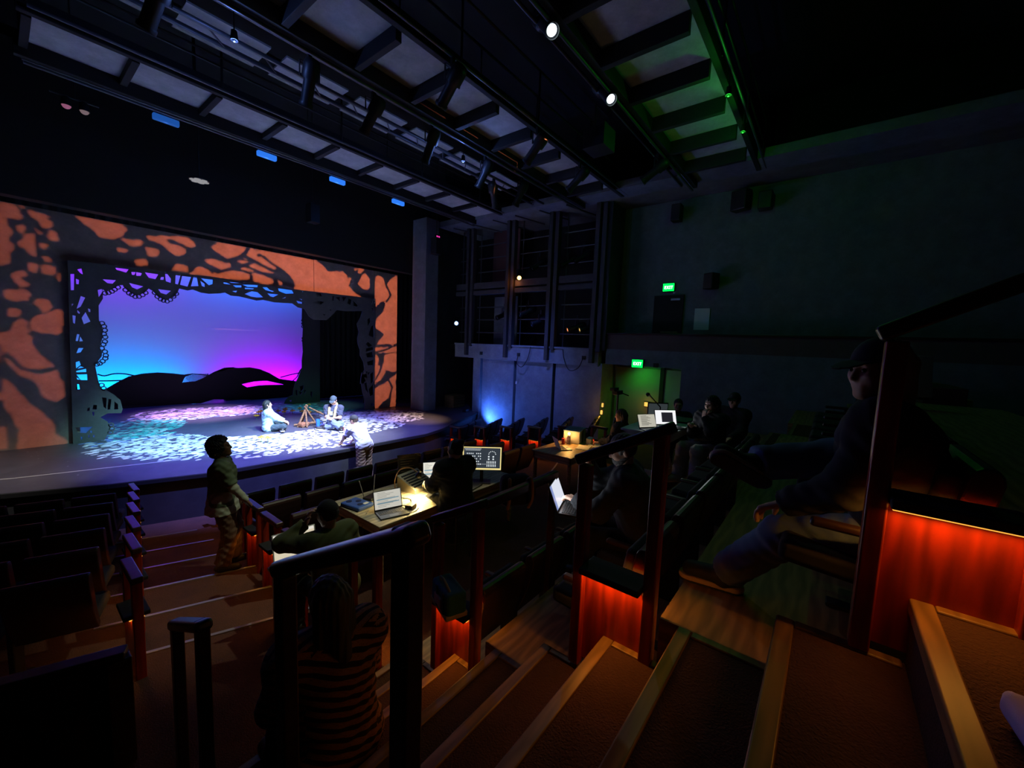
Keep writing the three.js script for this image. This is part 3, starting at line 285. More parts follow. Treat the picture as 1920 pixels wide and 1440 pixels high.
// ---- the right side wall: blue painted wall, lighting gallery above it, side balcony further back
const wr = new THREE.Group(); wr.name = 'wall_right'; scene.add(wr); tag(wr, 'right side wall with panelled base below the gallery', null, null, 'structure');
for (const [z0, z1] of [[-10.55, -9.02], [-8.9, -7.36], [-7.24, -5.62]]) part('wall_panel', bx(11.6, 11.75, 0.14, 3.14, z0, z1), MT.panelGrey, wr);
part('pilaster', bx(11.55, 11.75, 0.14, 3.14, -11.0, -10.63), MT.panelGrey, wr);
part('wall_backing', bx(11.75, 11.95, 0, 3.2, -11.2, -5.6), MT.black, wr);
const ga = new THREE.Group(); ga.name = 'lighting_gallery'; scene.add(ga); tag(ga, 'dark steel lighting gallery of posts and pipes above the blue wall', null, null, 'structure');
part('gallery_band', rb(11.5, 11.75, 3.1, 3.6, -12.0, -5.66, 0.01), MT.panelGrey, ga);
part('gallery_sill', rb(11.46, 11.78, 3.6, 3.66, -12.0, -5.66, 0.01), MT.panelGrey, ga);
part('gallery_floor', bx(11.75, 13.2, 3.4, 3.6, -12.6, -5.4), MT.black, ga);
part('gallery_back', bx(13.0, 13.2, 3.4, 10.2, -12.6, 4.0), MT.black, ga);
part('gallery_end', bx(11.5, 13.2, 3.6, 8.0, -5.62, -5.46), MT.wallDark, ga);
for (const [z, w] of [[-11.2, 0.3], [-9.22, 0.32], [-7.43, 0.34], [-5.76, 0.34]]) { part('gallery_post', rb(11.36, 11.6, 3.2, 8.0, z - w / 2, z - 0.03, 0.01), MT.steel, ga); part('gallery_post', rb(11.42, 11.6, 3.55, 8.0, z + 0.02, z + w / 2, 0.01), MT.steel, ga); }
for (const [z0, z1] of [[-11.95, -11.4], [-11.0, -9.4], [-9.0, -7.62], [-7.2, -5.95]]) {
  part('cross_beam', rb(11.45, 11.62, 5.72, 5.95, z0, z1, 0.01), MT.steel, ga);
  part('cross_beam', rb(11.43, 11.62, 5.5, 5.66, z0, z1, 0.01), MT.steel, ga);
  for (const y of [7.36, 6.88, 6.38, 5.05, 4.58, 4.09]) part('gallery_pipe', rod([11.7, y, z0], [11.7, y, z1], 0.022), MT.pipe, ga);
  part('gallery_stile', rod([11.7, 3.66, z0 + 0.12], [11.7, 8.0, z0 + 0.12], 0.018), MT.pipe, ga);
}
part('gallery_drape', bx(12.3, 12.34, 3.6, 5.5, -10.65, -9.5), MT.wallGrey, ga);
part('gallery_drape', bx(12.3, 12.34, 5.95, 8.0, -10.8, -9.5), mat(RGB(0.12, 0.05, 0.045), 0.9), ga);
for (const [z, y] of [[-10.54, 3.3], [-8.74, 3.33], [-6.15, 3.35]]) part('outlet_box', rb(11.46, 11.5, y - 0.06, y + 0.06, z - 0.06, z + 0.06, 0.006), MT.plastic, ga);
part('wall_switch', rb(11.57, 11.6, 2.26, 2.36, -8.9, -8.82, 0.005), MT.white, ga);
part('hanging_cable', cable([[11.44, 3.62, -8.2], [11.42, 3.2, -8.3], [11.42, 2.9, -8.55], [11.42, 3.02, -8.75], [11.45, 3.3, -8.74]], 0.014), MT.plastic, ga);
part('hanging_cable', cable([[11.45, 3.35, -6.15], [11.42, 3.02, -6.3], [11.42, 2.92, -6.6], [11.44, 3.3, -6.85], [11.44, 3.58, -6.9]], 0.014), MT.plastic, ga);
// soffit over the gallery and balcony
part('soffit', bx(10.7, 13.2, 8.0, 8.2, -12.2, 4.0), MT.wallGrey, ga);
for (let k = 0; k < 6; k++) part('soffit_pipe', rod([10.9, 7.93, -11.6 + k * 0.98], [12.2, 7.93, -11.3 + k * 0.98], 0.025), MT.pipe, ga);
// balcony
part('balcony_parapet', bx(11.6, 11.75, 3.66, 4.1, -5.46, 4.0), mat(RGB(0.13, 0.085, 0.075), 0.7, { metres: true, map: T.grain }), ga);
part('balcony_cap', rb(11.54, 11.8, 4.1, 4.15, -5.46, 4.0, 0.012), MT.darkWood, ga);
part('balcony_slab', bx(11.6, 13.2, 3.2, 3.66, -5.46, 4.0), MT.wallGrey, ga);
part('balcony_wall', bx(12.4, 12.6, 3.66, 8.0, -5.46, 4.0), MT.wallGrey, ga);
// lower wall with the green lit exit recess
part('lower_wall', bx(11.6, 11.8, 0.6, 3.2, -3.2, 4.0), MT.wallGrey, wr);
part('recess_side', bx(11.6, 12.5, 0.6, 3.2, -5.62, -5.56), MT.panelGrey, wr);
part('recess_back', bx(12.5, 12.6, 0.6, 3.2, -5.6, -3.1), MT.panelGrey, wr);
part('recess_side', bx(11.8, 12.5, 0.6, 3.2, -3.2, -3.1), MT.panelGrey, wr);
const d1 = new THREE.Group(); d1.name = 'door_1'; scene.add(d1); tag(d1, 'pair of flush exit doors in the green lit recess', null, null, 'structure');
part('door_leaf', rb(12.42, 12.49, 0.87, 3.1, -5.45, -4.02, 0.008), mat(RGB(0.34, 0.34, 0.30), 0.5), d1);
part('door_leaf', rb(12.42, 12.49, 0.87, 3.1, -3.9, -3.22, 0.008), mat(RGB(0.34, 0.34, 0.30), 0.5), d1);
part('door_post', rb(12.38, 12.5, 0.87, 3.15, -4.02, -3.9, 0.006), MT.black, d1);
// upper exit door, its notice and the pale poster on the balcony wall
const d2 = new THREE.Group(); d2.name = 'door_2'; scene.add(d2); tag(d2, 'black balcony door below the upper exit sign', null, null, 'structure');
part('door_leaf', rb(12.34, 12.4, 3.66, 5.3, -4.35, -3.5, 0.008), MT.black, d2);
part('door_closer', rb(12.3, 12.34, 5.14, 5.2, -3.85, -3.58, 0.006), MT.silver, d2);
part('push_bar', rb(12.3, 12.34, 4.2, 4.24, -4.1, -3.6, 0.006), MT.nosing, d2);
// ================================================================ scenery
const pts2 = l => l.map(([x, y]) => new THREE.Vector2(x, y));
function cutout(outline, holes, z, depth, extra = []) {
  const s = new THREE.Shape(pts2(outline));
  for (const h of holes) s.holes.push(new THREE.Path(pts2(h)));
  const g = new THREE.ExtrudeGeometry(s, { depth, bevelEnabled: false });
  g.translate(0, 0, z - depth); return merge([g, ...extra].map(flat));
}
function ring(x, y, z, r, w, depth) {
  const s = new THREE.Shape(); s.absarc(0, 0, r, 0, Math.PI * 2); const h = new THREE.Path(); h.absarc(0, 0, r - w, 0, Math.PI * 2, true); s.holes.push(h);
  const g = new THREE.ExtrudeGeometry(s, { depth, bevelEnabled: false, curveSegments: 8 }); g.translate(x, y, z - depth); return g;
}
{ // the orange portal: header and legs
  const p = thing('portal_drop', 'tall pale fabric portal framing the stage, washed orange with tree shadows', 'stage drop', [0, 0, 0]);
  part('left_leg', bx(-4.4, 1.13, 1.0, 6.22, -13.8, -13.74), MT.drop, p);
  part('header', bx(1.13, 6.66, 5.16, 6.22, -13.8, -13.74), MT.drop, p);
  part('header', rot(mv(bx(-1.13, 1.13, -0.53, 0.53, -0.03, 0.03), 0, 0, 0), 0, 0.012, 0).translate(7.79, 5.69, -13.75), MT.drop, p);
  part('crease', rod([6.665, 5.17, -13.735], [6.665, 6.2, -13.735], 0.012), MT.drop, p);
  part('right_leg', bx(8.92, 9.94, 1.0, 6.22, -13.77, -13.71), MT.drop, p);
}
solo('lace_portal', cutout(DATA.lace, DATA.holes, -13.62, 0.03, DATA.beads.map(([x, y]) => ring(x, y, -13.62, 0.055, 0.022, 0.03))), MT.lace, 'grey cut-out lace frame with scalloped beaded edge inside the orange portal', 'scenery');
solo('inner_portal_leg', cutout(DATA.inner, DATA.innerholes, -16.5, 0.03, [[7.56, 4.3], [7.56, 4.18], [7.56, 4.06], [7.57, 3.6], [7.57, 3.5]].map(([x, y]) => ring(x, y, -16.5, 0.06, 0.022, 0.03))), mat(RGB(0.035, 0.035, 0.036), 0.8), 'dark cut-out leg with a curling lace foot standing before the glowing backdrop', 'scenery');
solo('ground_row', cutout(DATA.hill, DATA.hillholes, -18.55, 0.04, DATA.wires.map(l => cable(l.map(([x, y]) => [x, y, -18.57]), 0.022, 16))), mat(RGB(0.01, 0.01, 0.014), 0.9), 'low black hill-shaped ground row with thin wire outlines before the backdrop', 'scenery');
{ // mesh in the gap of the ground row
  const g = []; const h = DATA.hillholes[0], x0 = Math.min(...h.map(p => p[0])), x1 = Math.max(...h.map(p => p[0])), y0 = Math.min(...h.map(p => p[1])), y1 = Math.max(...h.map(p => p[1]));
  for (let k = 0; k < 22; k++) { const x = x0 + (x1 - x0) * k / 21; g.push(rod([x, y0, -18.58], [Math.min(x1, x + 0.25), y1, -18.58], 0.006, 4), rod([x, y1, -18.585], [Math.min(x1, x + 0.25), y0, -18.585], 0.006, 4)); }
  solo('scrim_net', g, MT.black, 'see-through net patch filling the gap between the two hills', 'net');
}
{
  const s = new THREE.Shape(pts2([[-3.4, 0.95], [8.98, 0.95], [8.98, 7.6], [-3.4, 7.6]])); const g = new THREE.ExtrudeGeometry(s, { depth: 0.03, bevelEnabled: false }); g.translate(0, 0, -19.6);
  solo('backdrop', g, MT.cyc, 'wide white backdrop glowing violet, cyan and magenta behind the hills', 'backdrop');
}
function drape(name, x0, x1, y0, y1, z, label) {
  const n = Math.round((x1 - x0) / 0.05), g = new THREE.PlaneGeometry(x1 - x0, y1 - y0, n, 1), p = g.attributes.position;
  for (let i = 0; i < p.count; i++) p.setZ(i, 0.05 * Math.sin(p.getX(i) * 26) + 0.02 * Math.sin(p.getX(i) * 61));
  g.computeVertexNormals(); g.translate((x0 + x1) / 2, (y0 + y1) / 2, z); const b = g.clone(); b.translate(0, 0, -0.02);
  return solo(name, [g, b], MT.drape, label, 'curtain');
}
drape('masking_curtain', 8.1, 12.6, 1.02, 7.4, -17.2, 'black masking curtain hanging right of the glowing backdrop');
drape('masking_curtain', 9.3, 12.8, 1.02, 7.4, -15.0, 'black masking curtain hanging behind the right leg of the portal');
drape('masking_curtain', -5.0, 0.35, 1.02, 7.4, -15.4, 'black masking curtain hanging behind the left leg of the portal');
drape('masking_border', -4.0, 12.6, 5.75, 7.6, -16.9, 'black border curtain hanging over the stage above the lace');
// strip lights of the backdrop
for (const [x0, x1, y, z, ty, tz, c, n] of CYC) {
  const low = y < 3, o = thing('strip_light', low ? (x0 < 3 ? 'cyan floor strip light behind the black hills' : 'magenta floor strip light behind the black hills') : (x0 < 3 ? 'violet overhead strip light above the backdrop' : 'blue overhead strip light above the backdrop'), 'stage light', [(x0 + x1) / 2, y, z]);
  part('housing', rb(-(x1 - x0) / 2 - 0.04, (x1 - x0) / 2 + 0.04, low ? -0.24 : 0.02, low ? -0.03 : 0.2, -0.1, 0.2, 0.01), MT.blackMetal, o);
  part('lens', rb(-(x1 - x0) / 2, (x1 - x0) / 2, low ? -0.03 : 0.01, low ? -0.02 : 0.02, -0.06, 0.06, 0.004), glow(c, 0.6), o);
}
// the pattern projector: a lamp housing whose front plate is cut with the tree
{
  const o = thing('pattern_projector', 'black box projector with a cut tree pattern plate hung over the house', 'stage light', [TREE.x, TREE.y, TREE.z]);
  const D = 0.34, K = D / (13.72 + TREE.z - 0.0);   // plate distance over throw: plate is parallel to the portal
  const W0 = -2.4, W1 = 10.3, H0 = 0.6, H1 = 9.4, cell = 0.03, nx = Math.round((W1 - W0) / cell), ny = Math.round((H1 - H0) / cell);
  const smooth = l => new THREE.CatmullRomCurve3(l.map(([x, y]) => V(x, y, 0)), true, 'catmullrom', 0.4).getPoints(l.length * 5).map(p => [p.x, p.y]);
  const lit = DATA.lit.map(smooth).map(l => ({ l, x0: Math.min(...l.map(p => p[0])), x1: Math.max(...l.map(p => p[0])), y0: Math.min(...l.map(p => p[1])), y1: Math.max(...l.map(p => p[1])) }));
  const inside = (poly, x, y) => { let c = false; for (let i = 0, j = poly.length - 1; i < poly.length; j = i++) { const [xi, yi] = poly[i], [xj, yj] = poly[j]; if ((yi > y) !== (yj > y) && x < (xj - xi) * (y - yi) / (yj - yi) + xi) c = !c; } return c; };
  const open = (x, y) => {
    if (x > 1.0 && x < 8.9 && y < 5.17) return false;
    if (y < 1.0 || y > 6.2 || x > 9.95) return false;
    if (x < 0.05 && x > -2.3) { const n = vn(x * 2.3 + 30, y * 2.3 + 11, 64); return n > 0.5; }
    for (const l of DATA.strokes) for (let i = 0; i + 1 < l.length; i++) { const [ax, ay] = l[i], dx = l[i + 1][0] - ax, dy = l[i + 1][1] - ay, t = Math.max(0, Math.min(1, ((x - ax) * dx + (y - ay) * dy) / (dx * dx + dy * dy))); if (Math.hypot(x - ax - t * dx, y - ay - t * dy) < 0.028 + 0.03 * vn(x * 7 + 2, y * 7 + 5, 64)) return false; }
    const u = x + 0.05 * (vn(x * 9 + 3, y * 9, 64) - 0.5), v = y + 0.05 * (vn(x * 9, y * 9 + 21, 64) - 0.5);
    return lit.some(b => u > b.x0 && u < b.x1 && v > b.y0 && v < b.y1 && inside(b.l, u, v));
  };
  const geo = [];
  for (let j = 0; j < ny; j++) {
    let start = -1; const y = H0 + (j + 0.5) * cell;
    for (let i = 0; i <= nx; i++) {
      const dark = i < nx && !open(W0 + (i + 0.5) * cell, y);
      if (dark && start < 0) start = i;
      if (!dark && start >= 0) { const a = W0 + start * cell, b = W0 + i * cell; const g = new THREE.PlaneGeometry((b - a) * K, cell * K * 1.02); g.translate(((a + b) / 2 - TREE.x) * K, (y - TREE.y) * K, -D); geo.push(g); start = -1; }
    }
  }
  const pl = part('pattern_plate', geo, mat(RGB(0.02, 0.02, 0.02), 0.8, { side: THREE.DoubleSide }), o);
  const L = (W0 - TREE.x) * K, R = (W1 - TREE.x) * K, B = (H0 - TREE.y) * K, Tp = (H1 - TREE.y) * K;
  part('housing', [bx(L - 0.012, L, B, Tp, -D, 0.06), bx(R, R + 0.012, B, Tp, -D, 0.06), bx(L - 0.012, R + 0.012, B - 0.012, B, -D, 0.06), bx(L - 0.012, R + 0.012, Tp, Tp + 0.012, -D, 0.06), bx(L - 0.012, R + 0.012, B - 0.012, Tp + 0.06, 0.06, 0.075)], MT.blackMetal, o);
  part('hanger', rod([0, 0.42, -0.1], [0, 0.52, 0.0], 0.02), MT.blackMetal, o);
  part('yoke', [beam([L - 0.02, (B + Tp) / 2, -0.1], [L - 0.02, 0.42, -0.1], 0.03, 0.012), beam([R + 0.02, (B + Tp) / 2, -0.1], [R + 0.02, 0.42, -0.1], 0.03, 0.012), beam([L - 0.02, 0.42, -0.1], [R + 0.02, 0.42, -0.1], 0.03, 0.012)], MT.blackMetal, o);
}
// ---------------------------------------------------------------- catwalks: framed undersides of bays, each bay a panel between joists
function catwalk(name, label, z0, z1, y, xa, pitch, n, joist, group) {
  const o = thing(name, label, 'catwalk', [0, 0, 0], 0, group), x1 = xa + pitch * n;
  for (let k = 0; k < n; k++) {
    part('deck_panel', bx(xa + k * pitch + 0.05, xa + (k + 1) * pitch - 0.05, y + 0.1, y + 0.13, z0, z1), MT.ceilPanel, o);
    part('joist', rb(xa + k * pitch - 0.05, xa + k * pitch + 0.05, y - joist, y + 0.14, z0, z1 - 0.05, 0.008), MT.black, o);
  }
  part('side_beam', rb(xa - 0.1, x1, y - 0.14, y + 0.2, z0 - 0.1, z0, 0.01), MT.black, o);
  part('side_beam', rb(xa - 0.1, x1, y - 0.02, y + 0.2, z1, z1 + 0.1, 0.01), MT.black, o);
  for (const [z, yy] of [[z0 - 0.12, y - 0.18], [z0 - 0.4, y - 0.02], [z1 + 0.2, y + 0.02]]) part('lighting_pipe', rod([xa, yy, z], [x1, yy, z], 0.026), MT.pipe, o);
  for (let k = 0; k <= n; k += 2) { part('hanger', rod([xa + k * pitch, y + 0.1, z0 - 0.4], [xa + k * pitch, 10.2, z0 - 0.4], 0.015, 6), MT.blackMetal, o); part('rail_post', rod([xa + k * pitch, y + 0.1, z1 + 0.1], [xa + k * pitch, y + 1.1, z1 + 0.1], 0.02, 6), MT.blackMetal, o); }
  for (const h of [0.6, 1.1]) { part('guard_rail', rod([xa, y + h, z1 + 0.1], [x1, y + h, z1 + 0.1], 0.02, 6), MT.pipe, o); part('guard_rail', rod([xa, y + h, z0 - 0.05], [x1, y + h, z0 - 0.05], 0.02, 6), MT.pipe, o); }
  return o;
}
const cw = 'lighting catwalks under the ceiling';
catwalk('catwalk', 'lighting catwalk nearest the stage with blue running lights along its edge', -10.3, -9.2, 8.0, 0.51, 1.14, 9, 0.02, cw);
catwalk('catwalk', 'middle catwalk with pale blue lit underside bays over the front seating', -6.27, -5.15, 8.0, 0.52, 1.077, 10, 0.12, cw);
catwalk('catwalk', 'rear catwalk with green lit underside bays over the cross aisle', -3.1, -1.8, 8.0, 2.55, 1.1, 8, 0.16, cw);
{ // truss between the first two catwalks
  const o = thing('batten_truss', 'dark double pipe batten hanging between the first and middle catwalks', 'truss', [0, 0, 0]);
  for (const [z, y] of [[-7.35, 8.0], [-7.75, 8.05], [-8.25, 8.35]]) part('chord', rod([0.4, y, z], [10.6, y, z], 0.035), MT.pipe, o);
  for (let k = 0; k < 14; k++) part('web', rod([0.6 + k * 0.74, 8.0, -7.35], [0.95 + k * 0.74, 8.05, -7.75], 0.014, 6), MT.pipe, o);
  for (let k = 0; k < 7; k++) part('backing_panel', bx(0.6 + k * 1.4, 1.75 + k * 1.4, 8.5, 8.53, -8.7, -7.9), MT.ceilPanel, o);
}
// blue running lights along the first catwalk
for (const [x, dim] of [[2.27, 0.35], [4.05, 0.9], [5.73, 1], [7.61, 1]]) {
  const o = thing('running_light', dim < 0.5 ? 'dim blue running light at the near end of the stage catwalk' : 'bright blue running light under the stage catwalk edge', 'light', [x, 7.74, -10.5], 0, 'blue running lights');
  part('housing', rb(-0.2, 0.2, 0.05, 0.1, -0.06, 0.06, 0.008), MT.blackMetal, o);
  part('light_tube', rb(-0.2, 0.2, -0.06, 0.05, -0.05, 0.05, 0.02), glow(RGB(0.03, 0.22, 1.0), dim * 0.95), o);
  point(x, 7.66, -10.5, RGB(0.08, 0.25, 1.0), 0.2 * dim, 3);
}
// added fill bulbs: blue for the middle catwalk bays, green for the rear ones
function addedBulb(x, y, z, c, cd, label, r = 2) {
  const o = thing('added_light', label, 'light', [x, y, z]);
  part('stem', rod([0, 0.08, 0], [0, 0.34, 0], 0.008, 6), MT.blackMetal, o);
  part('housing', lathe([[0, 0.1], [0.035, 0.1], [0.045, 0.02], [0.05, -0.02], [0.04, -0.02]], 12), MT.blackMetal, o);
  part('bulb', mv(new THREE.SphereGeometry(0.022, 10, 8), 0, -0.02, 0), glow(c, 0.06), o);
  point(x, y - 0.055, z, c, cd, r);
}
for (const x of [2.2, 4.35, 6.5, 8.6]) addedBulb(x, 7.62, -6.67, RGB(0.16, 0.3, 1.0), 1.7, x < 3 ? 'tiny added blue fill bulb under the near end of the middle catwalk' : x < 5 ? 'second tiny added blue fill bulb under the middle catwalk' : x < 7 ? 'third tiny added blue fill bulb under the middle catwalk' : 'tiny added blue fill bulb under the far end of the middle catwalk');
for (const [x, l] of [[7.2, 'tiny added green fill bulb under the middle of the rear catwalk'], [8.5, 'tiny added green fill bulb under the far end of the rear catwalk']]) addedBulb(x, 7.66, -1.62, RGB(0.03, 1.0, 0.05), 0.75, l);
// ellipsoidal stage lights
function stageLight(x, y, z, tx, ty, tz, label, lens, power, group) {
  const o = thing('stage_light', label, 'stage light', [x, y, z], 0, group);
  const d = V(tx - x, ty - y, tz - z).normalize(), q = new THREE.Quaternion().setFromUnitVectors(V(0, 0, 1), d);
  const turn = g => { g.applyQuaternion(q); g.translate(0, -0.22, 0); return g; };
  part('barrel', turn(rot(lathe([[0.0, -0.3], [0.09, -0.28], [0.12, -0.2], [0.12, -0.02], [0.085, 0.0], [0.085, 0.3], [0.1, 0.31], [0.1, 0.36], [0.09, 0.36], [0.09, 0.33]], 18), Math.PI / 2, 0, 0)), MT.blackMetal, o);
  part('lens', turn(mv(rot(new THREE.SphereGeometry(0.088, 16, 8, 0, 6.3, 0, 0.9), Math.PI / 2, 0, 0), 0, 0, 0.27)), lens ? glow(lens, power) : mat(RGB(0.05, 0.05, 0.06), 0.1), o);
  part('yoke', [beam([-0.15, -0.22, 0], [-0.15, 0.0, 0], 0.03, 0.008), beam([0.15, -0.22, 0], [0.15, 0.0, 0], 0.03, 0.008), beam([-0.15, 0.0, 0], [0.15, 0.0, 0], 0.03, 0.008)], MT.blackMetal, o);
  part('clamp', [rb(-0.03, 0.03, 0.0, 0.16, -0.03, 0.03, 0.008)], MT.blackMetal, o);
  return o;
}
const hung = 'black stage lights hung in a row under the middle catwalk';
SHOW.forEach((a, i) => stageLight(a[0], i < 6 ? a[1] + 0.27 : a[1] + 0.12, i < 6 ? -6.67 : a[2] + 0.2, a[3], a[4], a[5], i < 6 ? 'black spotlight hung under the middle catwalk aiming at the stage' : 'black spotlight hung just behind the portal header', null, 0, i < 6 ? hung : 'spotlights behind the portal header'));
for (const [x, z, tx, l] of [[6.9, -5.0, 7.5, 'black spotlight hanging beside the pale blue bays'], [8.7, -5.05, 8.2, 'black spotlight hanging at the far end of the pale blue bays'], [4.55, -4.95, 5, 'black spotlight hanging above the striped sweater aisle'], [9.2, -3.4, 8, 'black spotlight under the far end of the rear catwalk']]) stageLight(x, 7.85, z, tx, 2, -12, l);
// two bright white work spots on the rear catwalk's front pipe
for (const [x, l] of [[4.76, 'bright white spotlight on the rear catwalk pipe, lens glaring'], [6.54, 'bright white spotlight nearer the side wall on the rear catwalk pipe']]) {
  const o = stageLight(x, 8.2, -3.42, x - 1.6, 4.4, -0.2, l, RGB(0.75, 0.9, 1.0), 5);
  part('hanging_arm', beam([0, 0.14, 0], [0, 0.4, 0.27], 0.03, 0.03), MT.blackMetal, o);
}
spot(4.55, 7.72, -3.1, 2.0, 1.2, -4.9, RGB(0.95, 1.0, 0.72), 46, 14, 1.0, 3);
spot(6.3, 7.72, -3.1, 2.6, 2.6, -0.5, RGB(0.86, 0.92, 1.0), 1.8, 14, 1.0, 3);
// gallery lamps
stageLight(11.3, 6.25, -8.7, 5, 3.5, -4, 'spotlight with an orange glowing lens on the gallery rail', RGB(1.0, 0.42, 0.12), 7);
spot(11.0, 6.05, -8.73, 6, 2.5, -10.5, RGB(1.0, 0.35, 0.08), 14, 40, 1, 2); point(11.28, 5.85, -8.98, RGB(1.0, 0.3, 0.06), 0.16, 2);
stageLight(11.3, 4.68, -11.75, 4, 3.0, -4, 'spotlight with a blue-white lens at the stage end of the gallery', RGB(0.25, 0.45, 1.0), 8);
spot(11.15, 4.4, -11.6, 10.0, 4.45, -12.4, RGB(0.1, 0.3, 1.0), 1.6, 22, 1, 2);
for (const [z, y, c, p] of [[-6.6, 4.55, RGB(1, 0.28, 0.1), 1.4], [-6.15, 4.55, RGB(1, 0.6, 0.15), 1.0], [-8.05, 4.75, null, 0], [-8.6, 5.1, null, 0], [-6.5, 6.8, null, 0], [-7.0, 6.7, null, 0], [-8.2, 6.7, null, 0], [-9.7, 5.0, null, 0]]) stageLight(11.78, y, z, 6, 2, -12, c ? (z < -6.4 ? 'spotlight with a dull red lens in the lower gallery bay' : 'spotlight with an amber lens in the lower gallery bay') : y > 6 ? 'unlit black spotlight clamped in the upper gallery' : 'unlit black spotlight clamped in the lower gallery', c, p, c ? undefined : y > 6 ? 'unlit lamps in the upper gallery' : 'unlit lamps in the lower gallery');
// blue light at the foot of the side wall
{
  const o = thing('floor_light', 'small blue floor light at the foot of the wall beside the stage', 'light', [11.15, 1.0, -10.95], 0);
  part('housing', rb(-0.09, 0.09, 0, 0.12, -0.09, 0.09, 0.01), MT.blackMetal, o);
  part('lens', rb(0.085, 0.095, 0.02, 0.1, -0.06, 0.06, 0.003), glow(RGB(0.05, 0.2, 1.0), 0.9), o);
  spot(11.2, 0.7, -10.2, 11.65, 1.3, -9.8, RGB(0.05, 0.18, 1.0), 14, 75, 1, 3);
}
spot(8.55, 7.3, -7.5, 11.6, 1.9, -8.6, RGB(0.10, 0.19, 1.0), 46, 26, 1, 4);
stageLight(8.3, 7.83, -7.36, 11.6, 1.9, -8.6, 'black spotlight on the batten aiming at the blue side wall');
// boxes on the walls: loudspeakers
function speaker(x, y, z, w, h, turn, label) { const o = thing('loudspeaker', label, 'speaker', [x, y, z], turn); part('cabinet', rb(-w / 2, w / 2, -h / 2, h / 2, -0.14, 0.14, 0.02), MT.blackMetal, o); part('grille', rb(-w / 2 + 0.02, w / 2 - 0.02, -h / 2 + 0.02, h / 2 - 0.02, 0.14, 0.15, 0.004), MT.plastic, o); part('bracket', rod([0, 0, -0.14], [0, 0, -0.3], 0.025), MT.blackMetal, o); return o; }
speaker(12.12, 7.55, -3.8, 0.26, 0.46, -Math.PI / 2, 'slim black loudspeaker high on the balcony wall');
speaker(12.1, 7.6, -2.2, 0.4, 0.5, -Math.PI / 2 - 0.4, 'wide black loudspeaker high on the balcony wall');
speaker(12.1, 7.5, -1.65, 0.3, 0.42, -Math.PI / 2, 'loudspeaker furthest from the stage on the balcony wall');
speaker(12.1, 5.6, -2.75, 0.3, 0.42, -Math.PI / 2 - 0.5, 'black loudspeaker on an arm beside the upper exit sign');
part('hanger', rod([0, 0.3, 0], [0, 3.05, 0], 0.012), MT.blackMetal, speaker(10.2, 7.15, -11.75, 0.3, 0.6, 0.0, 'hanging black loudspeaker under the pink indicator by the column'));
part('hanger', rod([0, 0.27, 0], [0, 2.85, 0], 0.012), MT.blackMetal, speaker(6.1, 7.35, -12.6, 0.3, 0.55, 0.1, 'hanging black loudspeaker over the middle of the portal'));
{ const o = thing('indicator_light', 'pair of small pink indicator lights above the column loudspeaker', 'light', [10.25, 7.5, -11.72]); part('housing', rb(-0.12, 0.12, -0.05, 0.08, -0.06, 0, 0.01), MT.blackMetal, o); for (const x of [-0.045, 0.045]) part('light_lens', rb(x - 0.032, x + 0.032, -0.03, 0.03, 0, 0.012, 0.005), glow(RGB(1.0, 0.05, 0.5), 0.8), o); }
{ const o = thing('disc_lamp', 'round white multi-lens lamp hanging over the stage edge', 'stage light', [2.95, 7.0, -11.2]); part('disc', lathe([[0, 0.03], [0.15, 0.03], [0.19, 0.0], [0.19, -0.02], [0, -0.02]], 20), MT.blackMetal, o); part('stem', rod([0, 0.02, 0], [0, 3.2, 0], 0.012), MT.blackMetal, o); for (let k = 0; k < 6; k++) part('light_lens', mv(new THREE.CylinderGeometry(0.06, 0.06, 0.012, 14), 0.115 * Math.cos(k * 1.047), -0.026, 0.115 * Math.sin(k * 1.047)), glow(RGB(0.5, 0.5, 0.52), 0.55), o); part('light_lens', mv(new THREE.CylinderGeometry(0.05, 0.05, 0.012, 14), 0, -0.026, 0), glow(RGB(0.5, 0.5, 0.52), 0.55), o); }
{ const o = thing('dim_lamp', 'pair of dim pink lamps hanging in the dark over the left of the stage', 'stage light', [1.1, 7.6, -10.9]); part('bar', rod([-0.3, 0.1, 0], [0.3, 0.1, 0], 0.02), MT.blackMetal, o); part('hanger', rod([0, 0.1, 0], [0, 2.6, 0.0], 0.012), MT.blackMetal, o); for (const [x, c] of [[-0.11, RGB(0.5, 0.16, 0.3)], [0.11, RGB(0.32, 0.22, 0.24)]]) { part('shade', mv(lathe([[0.02, 0.1], [0.06, 0.06], [0.075, -0.06], [0.065, -0.06]], 14), x, 0, 0), MT.blackMetal, o); part('light_lens', mv(new THREE.SphereGeometry(0.062, 12, 8), x, -0.05, 0), glow(c, 0.5), o); } }
// exit signs
function exitSign(x, y, z, label) {
  const o = thing('exit_sign', label, 'exit sign', [x, y, z], -Math.PI / 2);
  part('box', rb(-0.17, 0.17, -0.12, 0.12, -0.06, 0.0, 0.01), MT.plastic, o);
  const t = canvasTex(256, 176, (g, w, h) => { g.fillStyle = '#0f4'; g.fillRect(0, 0, w, h); g.fillStyle = '#eaffee'; g.font = 'bold 96px sans-serif'; g.textAlign = 'center'; g.textBaseline = 'middle'; g.fillText('EXIT', w / 2, h / 2 + 4); });
  const m = new THREE.MeshStandardMaterial({ color: 0x000000, emissive: 0xffffff, emissiveMap: t, emissiveIntensity: 2.6, roughness: 0.5 });
  const f = new THREE.PlaneGeometry(0.32, 0.22); f.translate(0, 0, 0.004); part('sign_face', f, m, o);
  rect(x - 0.012, y, z, x - 1, y, z, 0.3, 0.2, RGB(0.03, 1.0, 0.1), 2.2);
}
exitSign(11.52, 3.27, -4.42, 'green glowing exit sign over the exit recess');
exitSign(12.33, 5.53, -3.95, 'green glowing exit sign above the balcony door');
